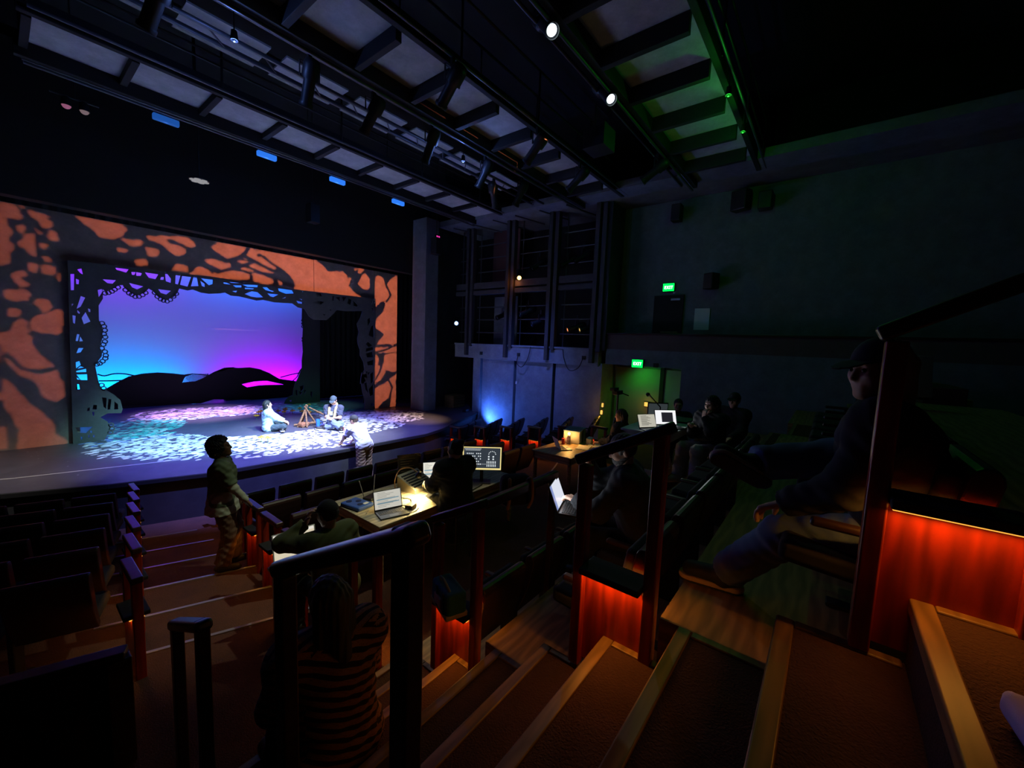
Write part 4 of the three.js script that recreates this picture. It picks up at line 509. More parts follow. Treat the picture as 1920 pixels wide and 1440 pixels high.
spot(11.9, 3.14, -4.6, 12.5, 1.6, -4.2, RGB(0.03, 1.0, 0.05), 0.9, 80, 1, 4);
solo('wall_poster', mv(rot(bx(-0.2, 0.2, -0.3, 0.3, -0.004, 0.004), 0, -Math.PI / 2, 0.02), 12.38, 4.6, -2.98), MT.white, 'pale paper notice on the balcony wall beside the black door', 'notice');
{ const o = thing('control_panel', 'small wall plate above the exit recess', 'wall plate', [11.58, 3.25, -3.9], -Math.PI / 2); part('plate', rb(-0.07, 0.07, -0.06, 0.06, 0, 0.03, 0.01), MT.plastic, o); part('knob', mv(rot(new THREE.CylinderGeometry(0.02, 0.02, 0.02, 10), Math.PI / 2, 0, 0), 0, 0, 0.04), MT.blackMetal, o); }
// warm step lamps beside the exit recess
for (const [x, y, z, l, w] of [[11.35, 1.95, -5.35, 'upper warm candle lamp beside the exit recess', 0.05], [11.2, 1.75, -5.3, 'lower warm candle lamp beside the exit recess', 0.06], [12.36, 2.0, -4.35, 'oblong warm wall lamp on the green exit door', 0.16]]) {
  const o = thing('wall_lamp', l, 'lamp', [x, y, z], -Math.PI / 2); part('back_plate', rb(-w / 2 - 0.02, w / 2 + 0.02, -0.09, 0.09, -0.05, -0.03, 0.008), MT.blackMetal, o); part('light_shade', rb(-w / 2, w / 2, -0.065, 0.065, -0.03, 0.03, 0.02), glow(RGB(1.0, 0.55, 0.10), 1.1), o);
  point(x - 0.06, y, z, RGB(1.0, 0.5, 0.06), 0.10, 3);
}
// ================================================================ seating
function rectUp(x, y, z, tx, ty, tz, w, h, color, intensity) { const l = new THREE.RectAreaLight(color, intensity, w, h); l.up.set(1, 0, 0); l.position.set(x, y, z); l.lookAt(tx, ty, tz); scene.add(l); return l; }
const AMBER = RGB(1.0, 0.40, 0.05);
const ledMat = glow(AMBER, 1.3);
function rowEnd({ x, face, z0, z1, b0, b1, t0, t1, arm, label, group, led = 9, both = false, post = 0.06, dark = MT.darkWood }) {
  const zc = (z0 + z1) / 2, o = thing('row_end', label, 'seat end', [x, Math.min(b0, b1), zc], 0, group), y = v => v - Math.min(b0, b1), a = z0 - zc, b = z1 - zc;
  part('post', rb(-0.034, 0.034, y(b0) - 0.05, y(t0), a - post / 2, a + post / 2, 0.008), MT.redWood, o);
  part('post', rb(-0.034, 0.034, y(b1) - 0.05, y(t1), b - post / 2, b + post / 2, 0.008), MT.redWood, o);
  part('top_rail', beam([0, y(t0) + 0.02, a - 0.05], [0, y(t1) + 0.02, b + 0.05], 0.08, 0.055, 0.012), dark, o);
  part('end_panel', bx(-face * 0.02 - 0.012, -face * 0.02 + 0.012, Math.min(y(b0), y(b1)) - 0.02, y(arm), a + post / 2, b - post / 2), MT.redWood, o);
  const shelf = part('arm_shelf', rb(both || face < 0 ? -0.085 : -0.03, both || face > 0 ? 0.085 : 0.03, y(arm), y(arm) + 0.035, a + post / 2, b - post / 2, 0.008), MT.black, o);
  for (const face_ of both ? [face, -face] : [face]) { const f = face_; part('led_strip', bx(f * 0.035 - 0.012, f * 0.035 + 0.012, y(arm) - 0.012, y(arm), a + post / 2 + 0.01, b - post / 2 - 0.01), ledMat, shelf);
    rectUp(x + f * 0.035, arm - 0.016, zc, x + f * 0.33, arm - 1, zc, Math.max(0.1, z1 - z0 - post - 0.03), 0.022, AMBER, f === face ? led : led * 2.4); }
  return o;
}
const xl = z => 0.60 - 0.155 * (z + 4.5), xr = z => 1.72 - 0.145 * (z + 4.05);
for (let r = 1; r <= 6; r++) {
  const zR = tierZ(r, 1.85), zL = tierZ(r, 0.8), b = TIER_Y(r - 1), t = TIER_Y(r) + 0.83;
  const ord = ['first', 'second', 'third', 'fourth', 'fifth', 'sixth'][r - 1];
  rowEnd({ x: xr(zR), face: -1, z0: zR - 0.1, z1: zR + 0.26, b0: b, b1: TIER_Y(r), t0: t, t1: t, arm: b + 0.62, label: `row end with amber strip light, ${ord} row from the stage, right of the aisle`, led: 20 });
  rowEnd({ x: xl(zL), face: 1, z0: zL - 0.1, z1: zL + 0.26, b0: b, b1: TIER_Y(r), t0: t, t1: t, arm: b + 0.62, label: `row end with amber strip light, ${ord} row from the stage, left of the aisle`, led: 15, both: r > 3 });
  rowEnd({ x: mirror(xl(zL)), face: -1, z0: zL - 0.1, z1: zL + 0.26, b0: b, b1: TIER_Y(r), t0: t, t1: t, arm: b + 0.62, label: `row end with amber strip light, ${ord} row from the stage, by the blue wall`, led: 40 });
}
for (let k = -1; k <= 2; k++) {
  const dz = 1.135 * k, dy = 0.68 * k;
  rowEnd({ x: 1.9, face: -1, z0: -2.1 + dz, z1: -1.72 + dz, b0: 1.34 + dy, b1: 1.53 + dy, t0: 2.40 + dy, t1: 2.65 + dy, arm: 1.84 + dy, led: 40, both: true, label: ['row end below the striped sweater, at the cross aisle', 'row end holding the dark teal satchel', 'tall row end frame with bright red panel before the bearded man', 'row end with red panel beside the crossed sneaker'][k + 1] });
  if (k === 0) {
    const g = thing('back_rail', ['short dark wood rail behind the lowest rear row', 'long dark wood rail behind the middle rear row', 'long dark wood rail behind the highest rear row'][k], 'rail', [0, 0, 0]);
    part('rail_top', beam([1.96, 2.63 + dy - (k ? 0.35 : 0), -1.72 + dz], [2.85, 2.63 + dy, -1.72 + dz], 0.05, 0.07, 0.012), MT.darkWood, g);
    for (const x of [2.8]) part('rail_post', rb(x - 0.025, x + 0.025, 1.5 + dy, 2.6 + dy - (k ? 0.35 : 0), -1.745 + dz, -1.695 + dz, 0.006), MT.darkWood, g);
  }
}
function handrail(x, z0, t0, z1, t1, b0, b1, label) {
  const o = thing('handrail', label, 'handrail', [x, b0, z0]);
  part('post', rb(-0.03, 0.03, 0, t0 - b0, -0.035, 0.035, 0.01), MT.darkWood, o);
  part('post', rb(-0.03, 0.03, b1 - b0, t1 - b0, z1 - z0 - 0.035, z1 - z0 + 0.035, 0.01), MT.darkWood, o);
  part('top_rail', beam([0, t0 - b0, -0.05], [0, t1 - b0, z1 - z0 + 0.05], 0.08, 0.06, 0.022), MT.darkWood, o);
}
handrail(0.62, -1.52, 2.82, -0.8, 3.23, 1.02, 1.7, 'black handrail frame with rounded top in front of the striped sweater');
handrail(0.60, -3.02, 1.88, -2.5, 2.17, 0.86, 0.87, 'low black handrail frame standing on the cross aisle');
{
  const o = thing('guard_panel', 'low dark wooden guard panel along the cross aisle left of the low handrail', 'guard panel', [0.38, 0.86, -3.43]);
  part('panel', beam([-2.6, 0.37, -0.96], [-0.05, 0.37, -0.02], 0.05, 0.74), MT.darkWood, o);
  part('cap_rail', beam([-2.6, 0.76, -0.96], [0.04, 0.76, 0.015], 0.1, 0.05, 0.012), MT.darkWood, o);
  part('end_post', rb(-0.06, 0.06, 0, 0.74, -0.06, 0.06, 0.01), MT.darkWood, o);
  for (let k = 1; k < 5; k++) part('stile', beam([-k * 0.6, 0.02, -k * 0.222 + 0.03], [-k * 0.6, 0.72, -k * 0.222 + 0.03], 0.06, 0.02), MT.redWood, o);
}
// theatre seat: curved shell back with padding, cushion, armrest, pedestal (faces -z)
function makeSeat(label, group) {
  const o = thing('theatre_seat', label, 'seat', [0, 0, 0], 0, group);
  const prof = new THREE.Shape(); prof.moveTo(0.0, 0.40); prof.bezierCurveTo(0.06, 0.5, 0.10, 0.75, 0.13, 0.9); prof.bezierCurveTo(0.14, 0.94, 0.20, 0.94, 0.20, 0.88); prof.bezierCurveTo(0.17, 0.68, 0.11, 0.5, 0.03, 0.38); prof.closePath();
  const sh = new THREE.ExtrudeGeometry(prof, { depth: 0.48, bevelEnabled: true, bevelSize: 0.008, bevelThickness: 0.01, bevelSegments: 2, curveSegments: 6 }); sh.rotateY(-Math.PI / 2); sh.translate(0.24, 0, 0);
  part('back_shell', sh, MT.seatShell, o);
  const pad = rb(-0.22, 0.22, -0.22, 0.22, -0.035, 0.035, 0.03, 3); pad.rotateX(0.17); pad.translate(0, 0.68, 0.055);
  part('backrest', pad, MT.seat, o);
  const cu = rb(-0.23, 0.23, -0.05, 0.05, -0.22, 0.2, 0.035, 3); cu.rotateX(0.06); cu.translate(0, 0.43, -0.18);
  part('seat_cushion', cu, MT.seat, o);
  part('armrest', rb(-0.285, -0.235, 0.6, 0.635, -0.3, 0.08, 0.015), MT.seatShell, o);
  part('pedestal', [rb(-0.28, -0.24, 0.0, 0.6, -0.1, 0.06, 0.01), rb(-0.3, -0.22, 0.0, 0.02, -0.2, 0.14, 0.006)], MT.blackMetal, o);
  return o;
}
let seat0 = null;
function seat(x, y, z, turn, label, group) {
  if (!seat0) { seat0 = makeSeat(label, group); seat0.position.set(x, y, z); seat0.rotation.y = turn; return seat0; }
  const s = seat0.clone(); s.name = numbered('theatre_seat'); s.userData = { label, category: 'seat', group }; s.position.set(x, y, z); s.rotation.y = turn; scene.add(s); return s;
}
const rowName = ['', 'first', 'second', 'third', 'fourth', 'fifth', 'sixth'];
for (let r = 3; r <= 6; r++) for (let x = 2.35; x < 7.5; x += 0.575) {
  if (r === 6) continue;
  seat(x, TIER_Y(r - 1), tierZ(r, x) - 0.2, 0, `black upholstered theatre seat in the ${rowName[r]} centre row from the stage`, `centre seats of the ${rowName[r]} row`);
}
for (let r = 1; r <= 6; r++) for (let k = 0; k < 4; k++) { const x = xl(tierZ(r, 0.6)) - 0.4 - 0.55 * k; seat(x, TIER_Y(r - 1), tierZ(r, x) - 0.22, -0.35, `dark theatre seat in the ${rowName[r]} row left of the aisle`, `seats of the ${rowName[r]} row left of the aisle`); }
for (let r = 1; r <= 6; r++) for (let k = 0; k < 3; k++) { const x = xl(tierZ(r, 0.6)) - 0.42 - 0.55 * k; seat(mirror(x), TIER_Y(r - 1), tierZ(r, x) - 0.22, 0.35, `dark theatre seat in the ${rowName[r]} row beneath the blue wall`, `seats of the ${rowName[r]} row beneath the blue wall`); }
for (let k = 0; k < 3; k++) for (let x = 2.3; x < 7.6; x += 0.6) {
  if ((k === 0 && x > 5.6) || (k === 1 && x > 6.2)) continue; const y = STEP(-1 + 3 * k).y; seat(x, y, -1.98 + 1.135 * k, 0, `dark theatre seat with reddish shell in the ${['lowest', 'middle', 'highest'][k]} rear row`, `seats of the ${['lowest', 'middle', 'highest'][k]} rear row`);
}
// ================================================================ people
function surfaceNet(f, lo, hi, h) {   // smooth mesh of the zero set of f, normals from its gradient
  const nx = Math.ceil((hi[0] - lo[0]) / h) + 1, ny = Math.ceil((hi[1] - lo[1]) / h) + 1, nz = Math.ceil((hi[2] - lo[2]) / h) + 1, val = new Float32Array(nx * ny * nz);
  const at = (i, j, k) => (k * ny + j) * nx + i;
  for (let k = 0; k < nz; k++) for (let j = 0; j < ny; j++) for (let i = 0; i < nx; i++) val[at(i, j, k)] = f(lo[0] + i * h, lo[1] + j * h, lo[2] + k * h);
  const id = new Int32Array(nx * ny * nz).fill(-1), pos = [];
  const E = [[0, 1], [0, 2], [0, 4], [1, 3], [1, 5], [2, 3], [2, 6], [3, 7], [4, 5], [4, 6], [5, 7], [6, 7]];
  for (let k = 0; k < nz - 1; k++) for (let j = 0; j < ny - 1; j++) for (let i = 0; i < nx - 1; i++) {
    const c = []; let m = 0;
    for (let q = 0; q < 8; q++) { const v = val[at(i + (q & 1), j + ((q >> 1) & 1), k + (q >> 2))]; c.push(v); if (v < 0) m++; }
    if (!m || m === 8) continue;
    let x = 0, y = 0, z = 0, n = 0;
    for (const [a, b] of E) if ((c[a] < 0) !== (c[b] < 0)) { const t = c[a] / (c[a] - c[b]); x += (a & 1) + t * ((b & 1) - (a & 1)); y += ((a >> 1) & 1) + t * (((b >> 1) & 1) - ((a >> 1) & 1)); z += (a >> 2) + t * ((b >> 2) - (a >> 2)); n++; }
    id[at(i, j, k)] = pos.length / 3; pos.push(lo[0] + (i + x / n) * h, lo[1] + (j + y / n) * h, lo[2] + (k + z / n) * h);
  }
  const idx = [], quad = (a, b, c, d, flip) => { if (a < 0 || b < 0 || c < 0 || d < 0) return; flip ? idx.push(a, c, b, b, c, d) : idx.push(a, b, c, b, d, c); };
  for (let k = 1; k < nz - 1; k++) for (let j = 1; j < ny - 1; j++) for (let i = 1; i < nx - 1; i++) {
    const v = val[at(i, j, k)] < 0;
    if (v !== (val[at(i + 1, j, k)] < 0)) quad(id[at(i, j - 1, k - 1)], id[at(i, j, k - 1)], id[at(i, j - 1, k)], id[at(i, j, k)], !v);
    if (v !== (val[at(i, j + 1, k)] < 0)) quad(id[at(i - 1, j, k - 1)], id[at(i, j, k - 1)], id[at(i - 1, j, k)], id[at(i, j, k)], v);
    if (v !== (val[at(i, j, k + 1)] < 0)) quad(id[at(i - 1, j - 1, k)], id[at(i, j - 1, k)], id[at(i - 1, j, k)], id[at(i, j, k)], !v);
  }
  const g = new THREE.BufferGeometry(); g.setAttribute('position', new THREE.Float32BufferAttribute(pos, 3)); g.setIndex(idx);
  const nor = new Float32Array(pos.length), e = h * 0.5;
  for (let p = 0; p < pos.length; p += 3) { const x = pos[p], y = pos[p + 1], z = pos[p + 2]; let a = f(x + e, y, z) - f(x - e, y, z), b = f(x, y + e, z) - f(x, y - e, z), c = f(x, y, z + e) - f(x, y, z - e); const l = Math.hypot(a, b, c) || 1; nor[p] = a / l; nor[p + 1] = b / l; nor[p + 2] = c / l; }
  g.setAttribute('normal', new THREE.BufferAttribute(nor, 3)); return g;
}
const smin = (a, b, k) => { const h = Math.max(k - Math.abs(a - b), 0) / k; return Math.min(a, b) - h * h * k * 0.25; };
function bone(a, b, ra, rb_, flat_) { const d = [b[0] - a[0], b[1] - a[1], b[2] - a[2]], l = Math.hypot(...d) || 1e-6; return { a, b, d, l2: l * l, l, ra, rb: rb_, flat: flat_ }; }
function boneDist(o, x, y, z) {
  const px = x - o.a[0], py = y - o.a[1], pz = z - o.a[2], u = (px * o.d[0] + py * o.d[1] + pz * o.d[2]) / o.l2, t = u < 0 ? 0 : u > 1 ? 1 : u;
  const v = Math.hypot(px - t * o.d[0], py - t * o.d[1], pz - t * o.d[2]) - (o.ra + (o.rb - o.ra) * t);
  return o.flat ? Math.max(v, (u - 1) * o.l) : v;
}
function blend(bones, k) { return (x, y, z) => { let d = 1e9; for (const o of bones) { const v = boneDist(o, x, y, z); d = d > 1e8 ? v : smin(d, v, o.k || k); } return d; }; }
function netOf(bones, k, h, fold = 0, more) {
  const lo = [1e9, 1e9, 1e9], hi = [-1e9, -1e9, -1e9];
  for (const o of bones) for (const [p, r] of [[o.a, o.ra], [o.b, o.rb]]) for (let q = 0; q < 3; q++) { lo[q] = Math.min(lo[q], p[q] - r - 0.05); hi[q] = Math.max(hi[q], p[q] + r + 0.05); }
  const f = blend(bones, k), g = fold ? (x, y, z) => f(x, y, z) + fold * (Math.sin(x * 41 + y * 63 + 3 * Math.sin(z * 23)) * 0.5 + Math.sin(y * 90 - z * 47 + x * 17) * 0.35) : f;
  return surfaceNet(more ? (x, y, z) => more(g(x, y, z), x, y, z) : g, lo, hi, h);
}
const add = (a, b, s = 1) => [a[0] + b[0] * s, a[1] + b[1] * s, a[2] + b[2] * s], sub = (a, b) => [a[0] - b[0], a[1] - b[1], a[2] - b[2]];
const unit = a => { const l = Math.hypot(...a) || 1; return a.map(v => v / l); }, cross = (a, b) => [a[1] * b[2] - a[2] * b[1], a[2] * b[0] - a[0] * b[2], a[0] * b[1] - a[1] * b[0]], dot = (a, b) => a[0] * b[0] + a[1] * b[1] + a[2] * b[2], lerp = (a, b, t) => a.map((v, i) => v + (b[i] - v) * t);
function bend(s, t, l1, l2, pole) {   // two-bone joint between s and t
  let d = sub(t, s), L = Math.hypot(...d); const D = unit(d); if (L > l1 + l2 - 0.004) L = l1 + l2 - 0.004;
  const x = (l1 * l1 - l2 * l2 + L * L) / (2 * L), hgt = Math.sqrt(Math.max(0, l1 * l1 - x * x)), p = unit(sub(pole, D.map(v => v * dot(pole, D))));
  return { mid: add(add(s, D, x), p, hgt), end: add(s, D, L) };
}
function handBones(w, dir, palm, side, curl) {   // palm and five fingers; palm = the way the palm faces, side = towards the thumb
  const B = [], base = add(w, dir, 0.085);
  for (const o of [-0.028, 0, 0.026]) B.push(bone(add(w, side, o * 0.7), add(add(base, side, o), palm, -0.002), 0.017, 0.013));
  const fin = [[0.03, 0.036, 0.024, 0.018], [0.01, 0.04, 0.027, 0.02], [-0.011, 0.037, 0.025, 0.019], [-0.031, 0.029, 0.02, 0.016]];
  fin.forEach(([o, ...len], n) => {
    let p = add(add(w, dir, 0.088 - Math.abs(o) * 0.25), side, o), a = 0.15 + curl * 0.35 * (1 + n * 0.06), d = dir;
    len.forEach((l, i) => { a += i ? curl * 0.75 : 0; d = unit(add(dir.map(v => v * Math.cos(a)), palm, Math.sin(a))); const q = add(p, d, l); B.push(bone(p, q, 0.0098 - i * 0.0008, 0.009 - i * 0.0009)); p = q; });
  });
  let p = add(add(w, dir, 0.025), side, 0.026), d = unit(add(add(dir.map(v => v * 0.75), side, 0.7), palm, 0.25));
  for (const l of [0.042, 0.032, 0.025]) { const q = add(p, d, l); B.push(bone(p, q, 0.0125, 0.0098)); p = q; d = unit(add(add(d, dir, 0.25), palm, 0.2 + curl * 0.3)); }
  return B;
}
const skinTone = { a: mat(RGB(0.42, 0.22, 0.14), 0.55), b: mat(RGB(0.55, 0.31, 0.21), 0.55), c: mat(RGB(0.20, 0.10, 0.06), 0.55) };
const eyeMat = mat(RGB(0.03, 0.02, 0.015), 0.15);
const ell = (x, y, z, c, r) => { const a = (x - c[0]) / r[0], b = (y - c[1]) / r[1], d = (z - c[2]) / r[2], k0 = Math.hypot(a, b, d), k1 = Math.hypot(a / r[0], b / r[1], d / r[2]); return k0 < 1e-6 ? -Math.min(...r) : k0 * (k0 - 1) / k1; };
function headShape(x, y, z) {
  let d = smin(ell(x, y, z, [0, 0.022, -0.012], [0.077, 0.1, 0.097]), ell(x, y, z, [0, -0.055, 0.025], [0.056, 0.068, 0.066]), 0.05);
  d = smin(d, boneDist(HB.brow, x, y, z), 0.025); d = smin(d, boneDist(HB.nose, x, y, z), 0.018); d = smin(d, boneDist(HB.lip, x, y, z), 0.014); d = smin(d, boneDist(HB.chin, x, y, z), 0.03);
  const ax = Math.abs(x); d = smin(d, boneDist(HB.cheek, ax, y, z), 0.03);
  d = smin(d, ell(ax, y, z, [0.081, -0.006, -0.012], [0.011, 0.031, 0.02]), 0.01);
  const eye = Math.hypot(ax - 0.033, y - 0.008, z - 0.1) - 0.017; d = -smin(-d, eye, 0.014);
  return d;
}
const HB = { brow: bone([-0.036, 0.03, 0.076], [0.036, 0.03, 0.076], 0.012, 0.012), nose: bone([0, 0.012, 0.086], [0, -0.024, 0.104], 0.008, 0.013), lip: bone([-0.02, -0.06, 0.08], [0.02, -0.06, 0.08], 0.009, 0.009), chin: bone([-0.01, -0.1, 0.07], [0.01, -0.1, 0.07], 0.018, 0.018), cheek: bone([0.042, -0.018, 0.066], [0.04, -0.03, 0.06], 0.018, 0.018) };
const hairShapes = {
  curly: (x, y, z) => { const n = 0.011 * (Math.sin(x * 130 + 2 * Math.sin(z * 70)) * Math.sin(y * 120 + 1) * Math.sin(z * 125)) + 0.005 * Math.sin(x * 260) * Math.sin(y * 240) * Math.sin(z * 250); return Math.max(smin(ell(x, y, z, [0, 0.05, -0.03], [0.118, 0.125, 0.13]), ell(x, y, z, [0, -0.03, -0.07], [0.1, 0.095, 0.08]), 0.03) + n, z - 0.05 - Math.max(0, y - 0.05) * 1.2); },
  short: (x, y, z) => Math.max(ell(x, y, z, [0, 0.028, -0.016], [0.086, 0.108, 0.106]) + 0.003 * Math.sin(x * 190) * Math.sin(z * 160 + y * 90), z - 0.045 - Math.max(0, y - 0.05) * 1.5, -(y + 0.055 + Math.max(0, z + 0.02) * 0.7)),
  long: (x, y, z) => { let d = Math.max(ell(x, y, z, [0, 0.028, -0.018], [0.09, 0.112, 0.11]), z - 0.05 - Math.max(0, y - 0.045) * 1.5); for (const o of HL) d = smin(d, boneDist(o, x, y, z), 0.03); return d + 0.004 * Math.sin(x * 150 + y * 30) * Math.sin(z * 140); },
  bun: (x, y, z) => Math.min(Math.max(ell(x, y, z, [0, 0.028, -0.016], [0.086, 0.108, 0.106]), z - 0.045 - Math.max(0, y - 0.05) * 1.5), Math.hypot(x, y - 0.1, z + 0.1) - 0.045),
  beard: (x, y, z) => Math.max(smin(ell(x, y, z, [0, -0.068, 0.03], [0.064, 0.065, 0.072]), ell(x, y, z, [0, -0.03, 0.0], [0.083, 0.05, 0.07]), 0.02) + 0.003 * Math.sin(x * 300) * Math.sin(y * 280), y + 0.038, -(z + 0.02)),
  cap: (x, y, z) => Math.min(Math.max(ell(x, y, z, [0, 0.03, -0.014], [0.092, 0.112, 0.11]), -(y - 0.038)), Math.max(ell(x, y, z, [0, 0.04 - Math.max(0, z - 0.1) * 0.25, 0.1], [0.072, 0.008, 0.085]), -(z - 0.05))),
  beanie: (x, y, z) => Math.max(ell(x, y, z, [0, 0.03, -0.014], [0.094, 0.125, 0.112]), -(y - 0.03 + z * 0.1)),
};
const HL = [bone([0.055, 0.02, -0.06], [0.075, -0.2, -0.03], 0.045, 0.035), bone([-0.055, 0.02, -0.06], [-0.075, -0.2, -0.03], 0.045, 0.035), bone([0, 0.0, -0.08], [0, -0.24, -0.075], 0.06, 0.05)];
const headCache = new Map();
function headNet(kind) { if (!headCache.has(kind)) headCache.set(kind, surfaceNet(kind === 'head' ? headShape : hairShapes[kind], [-0.16, kind === 'long' ? -0.32 : -0.17, -0.2], [0.16, 0.2, 0.22], kind === 'head' ? 0.0062 : 0.007)); return headCache.get(kind).clone(); }

/* spec: pelvis, spine (direction), head [yaw, pitch, roll], hands L/R targets, feet L/R targets (all in the person's own axes: +z ahead, +x to the person's left), poles, clothes */
function person(label, position, turn, s) {
  const o = thing('person', label, 'person', position, turn), k = s.size || 1;
  const side = s.side || [1, 0, 0], up = unit(s.spine || [0, 1, 0]), pel = s.pelvis, ch = add(pel, up, 0.34 * k), nk = add(pel, up, 0.5 * k);
  const hd = add(nk, unit(s.headUp || lerp(up, [0, 1, 0], 0.4)), 0.165 * k), J = {};
  for (const [n, g] of [['L', 1], ['R', -1]]) {
    J['sh' + n] = add(add(pel, up, 0.445 * k), side, 0.18 * k * g); J['hip' + n] = add(add(pel, side, 0.092 * k * g), [0, -0.04, 0]);
    const h = bend(J['sh' + n], s['hand' + n], 0.285 * k, 0.255 * k, s['elbow' + n] || [g * 0.5, -0.6, -0.6]); J['el' + n] = h.mid; J['wr' + n] = h.end;
    const f = bend(J['hip' + n], s['foot' + n], 0.42 * k, 0.43 * k, s['knee' + n] || [g * 0.1, 0.3, 1]); J['kn' + n] = f.mid; J['an' + n] = f.end;
    J['toe' + n] = add(J['an' + n], unit(s['toe' + n] || s.toe || [g * 0.15, -0.25, 1]), 0.17 * k);
  }
  const R = v => v * k * (s.bulk || 1), torso = e => [bone(J.hipL, J.hipR, R(0.105) + e, R(0.105) + e), bone(pel, ch, R(0.125) + e, R(0.135) + e), bone(J.shL, J.shR, R(0.07) + e, R(0.07) + e), bone(add(ch, side, 0.07), add(pel, side, 0.05), R(0.1) + e, R(0.1) + e), bone(add(ch, side, -0.07), add(pel, side, -0.05), R(0.1) + e, R(0.1) + e)];
  const arm = (n, e, frac = 2) => { const a = J['sh' + n], b = J['el' + n], c = J['wr' + n]; return frac <= 1 ? [bone(a, lerp(a, b, frac), R(0.058) + e, R(0.052) + e, true)] : [bone(a, b, R(0.058) + e, R(0.044) + e), bone(b, lerp(b, c, frac - 1), R(0.043) + e, R(0.031) + e * 0.9, true)]; };
  const leg = (n, e, frac = 2) => { const a = J['hip' + n], b = J['kn' + n], c = J['an' + n]; return [bone(a, b, R(0.088) + e, R(0.058) + e), bone(b, lerp(b, c, frac - 1), R(0.058) + e, R(0.042) + e * 1.4, true)]; };
  const foot = (n, e) => [bone(add(J['an' + n], [0, -0.03, 0]), J['toe' + n], 0.042 * k + e, 0.034 * k + e)];
  const q = new THREE.Quaternion().setFromEuler(new THREE.Euler(s.head?.[1] || 0, s.head?.[0] || 0, s.head?.[2] || 0, 'YXZ'));
  const place = g => { g.scale(k, k, k); g.applyQuaternion(q); g.translate(...hd); return g; };
  const neckTop = V(0, -0.05, -0.02).multiplyScalar(k).applyQuaternion(q).add(V(...hd)).toArray();
  const cell = s.cell || 0.022, skin = s.skin || skinTone.b;
  const body = [netOf([...torso(-0.01), bone(add(nk, up, -0.04), neckTop, 0.056 * k, 0.052 * k), ...arm('L', 0), ...arm('R', 0), ...leg('L', 0), ...leg('R', 0), ...foot('L', 0), ...foot('R', 0)], 0.05, cell), place(headNet('head'))];
  for (const [n, g] of [['L', 1], ['R', -1]]) {
    const hs = s['grip' + n] || {}, dir = unit(hs.dir || sub(J['wr' + n], J['el' + n])); let palm = hs.palm || [0, -1, 0]; palm = unit(sub(palm, dir.map(v => v * dot(palm, dir)))); const th = unit(cross(palm, dir).map(v => v * (n === 'L' ? 1 : -1)));
    if (!hs.none) body.push(netOf(handBones(J['wr' + n], dir, palm, th, hs.curl ?? 0.6), 0.012, 0.0055));
  }
  for (const b of body) if (!b.attributes.uv) b.setAttribute('uv', new THREE.BufferAttribute(new Float32Array(b.attributes.position.count * 2), 2));
  part('body', mergeGeometries(body), skin, o);
  for (const g of [1, -1]) part('eye', place(mv(new THREE.SphereGeometry(0.0095, 8, 6), g * 0.033, 0.008, 0.0835)), eyeMat, o);
  if (s.shirt) part(s.shirt.name || 'shirt', netOf([...torso(0.014 + (s.shirt.loose || 0)), ...(s.shirt.hem ? [bone(pel, add(pel, [0, -s.shirt.hem, 0]), R(0.14) + 0.02, R(0.16) + 0.02, true)] : []), ...arm('L', 0.014 + (s.shirt.loose || 0) * 0.6, s.shirt.sleeve ?? 1.96), ...arm('R', 0.014 + (s.shirt.loose || 0) * 0.6, s.shirt.sleeve ?? 1.96), bone(ch, add(nk, up, 0.02), R(0.07), R(0.062), true)], 0.045, cell * 0.8, 0.006), s.shirt.m, o);
  if (s.under) part(s.under.name || 'undershirt', netOf([...arm('L', 0.01, 1.95), ...arm('R', 0.01, 1.95), bone(J.shL, J.shR, R(0.06), R(0.06)), ...(s.under.hem ? [bone(add(pel, [0, 0.1, 0]), add(pel, [0, -s.under.hem, 0]), R(0.14) + 0.01, R(0.175) + 0.02, true), bone(add(J.hipL, [0, 0.1, 0]), add(J.hipL, [0, -s.under.hem + 0.04, 0]), R(0.11) + 0.01, R(0.125) + 0.015, true), bone(add(J.hipR, [0, 0.1, 0]), add(J.hipR, [0, -s.under.hem + 0.04, 0]), R(0.11) + 0.01, R(0.125) + 0.015, true)] : [])], 0.03, cell * 0.8, 0.005), s.under.m, o);
  if (s.pants) part('trousers', netOf([bone(J.hipL, J.hipR, R(0.112), R(0.112)), bone(pel, add(pel, up, 0.1), R(0.125), R(0.125), true), ...leg('L', 0.014 + (s.pants.loose || 0), s.pants.len ?? 1.95), ...leg('R', 0.014 + (s.pants.loose || 0), s.pants.len ?? 1.95)], 0.045, cell * 0.8, 0.006), s.pants.m, o);
  if (s.shoes) for (const n of ['L', 'R']) {
    const a = add(J['an' + n], [0, -0.03, 0]), t = sub(J['toe' + n], a), heel = add(a, t, -0.3);
    const sh = part('shoe', netOf([bone(a, J['toe' + n], 0.054 * k, 0.046 * k), bone(a, J['an' + n], 0.054 * k, 0.052 * k), bone(a, heel, 0.048 * k, 0.04 * k)], 0.03, 0.011), s.shoes.m, o);
    if (s.shoes.sole) { let dn = s['sole' + n] || [0, -1, 0]; const td = unit(t); dn = unit(sub(dn, td.map(v => v * dot(dn, td)))); const slab = (off, th, r) => { const c0 = add(heel, dn, off * k), c1 = add(add(a, t, 1.04), dn, off * k); return netOf([bone(c0, c1, r * 0.92 * k, r * k)], 0.01, 0.0065, 0, (d, x, y, z) => Math.max(d, Math.abs(dot(sub([x, y, z], c0), dn)) - th)); }; part('sole', slab(0.036, 0.014, 0.056), s.shoes.sole, sh); part('outsole', slab(0.054, 0.008, 0.054), s.shoes.m, sh); }
  }
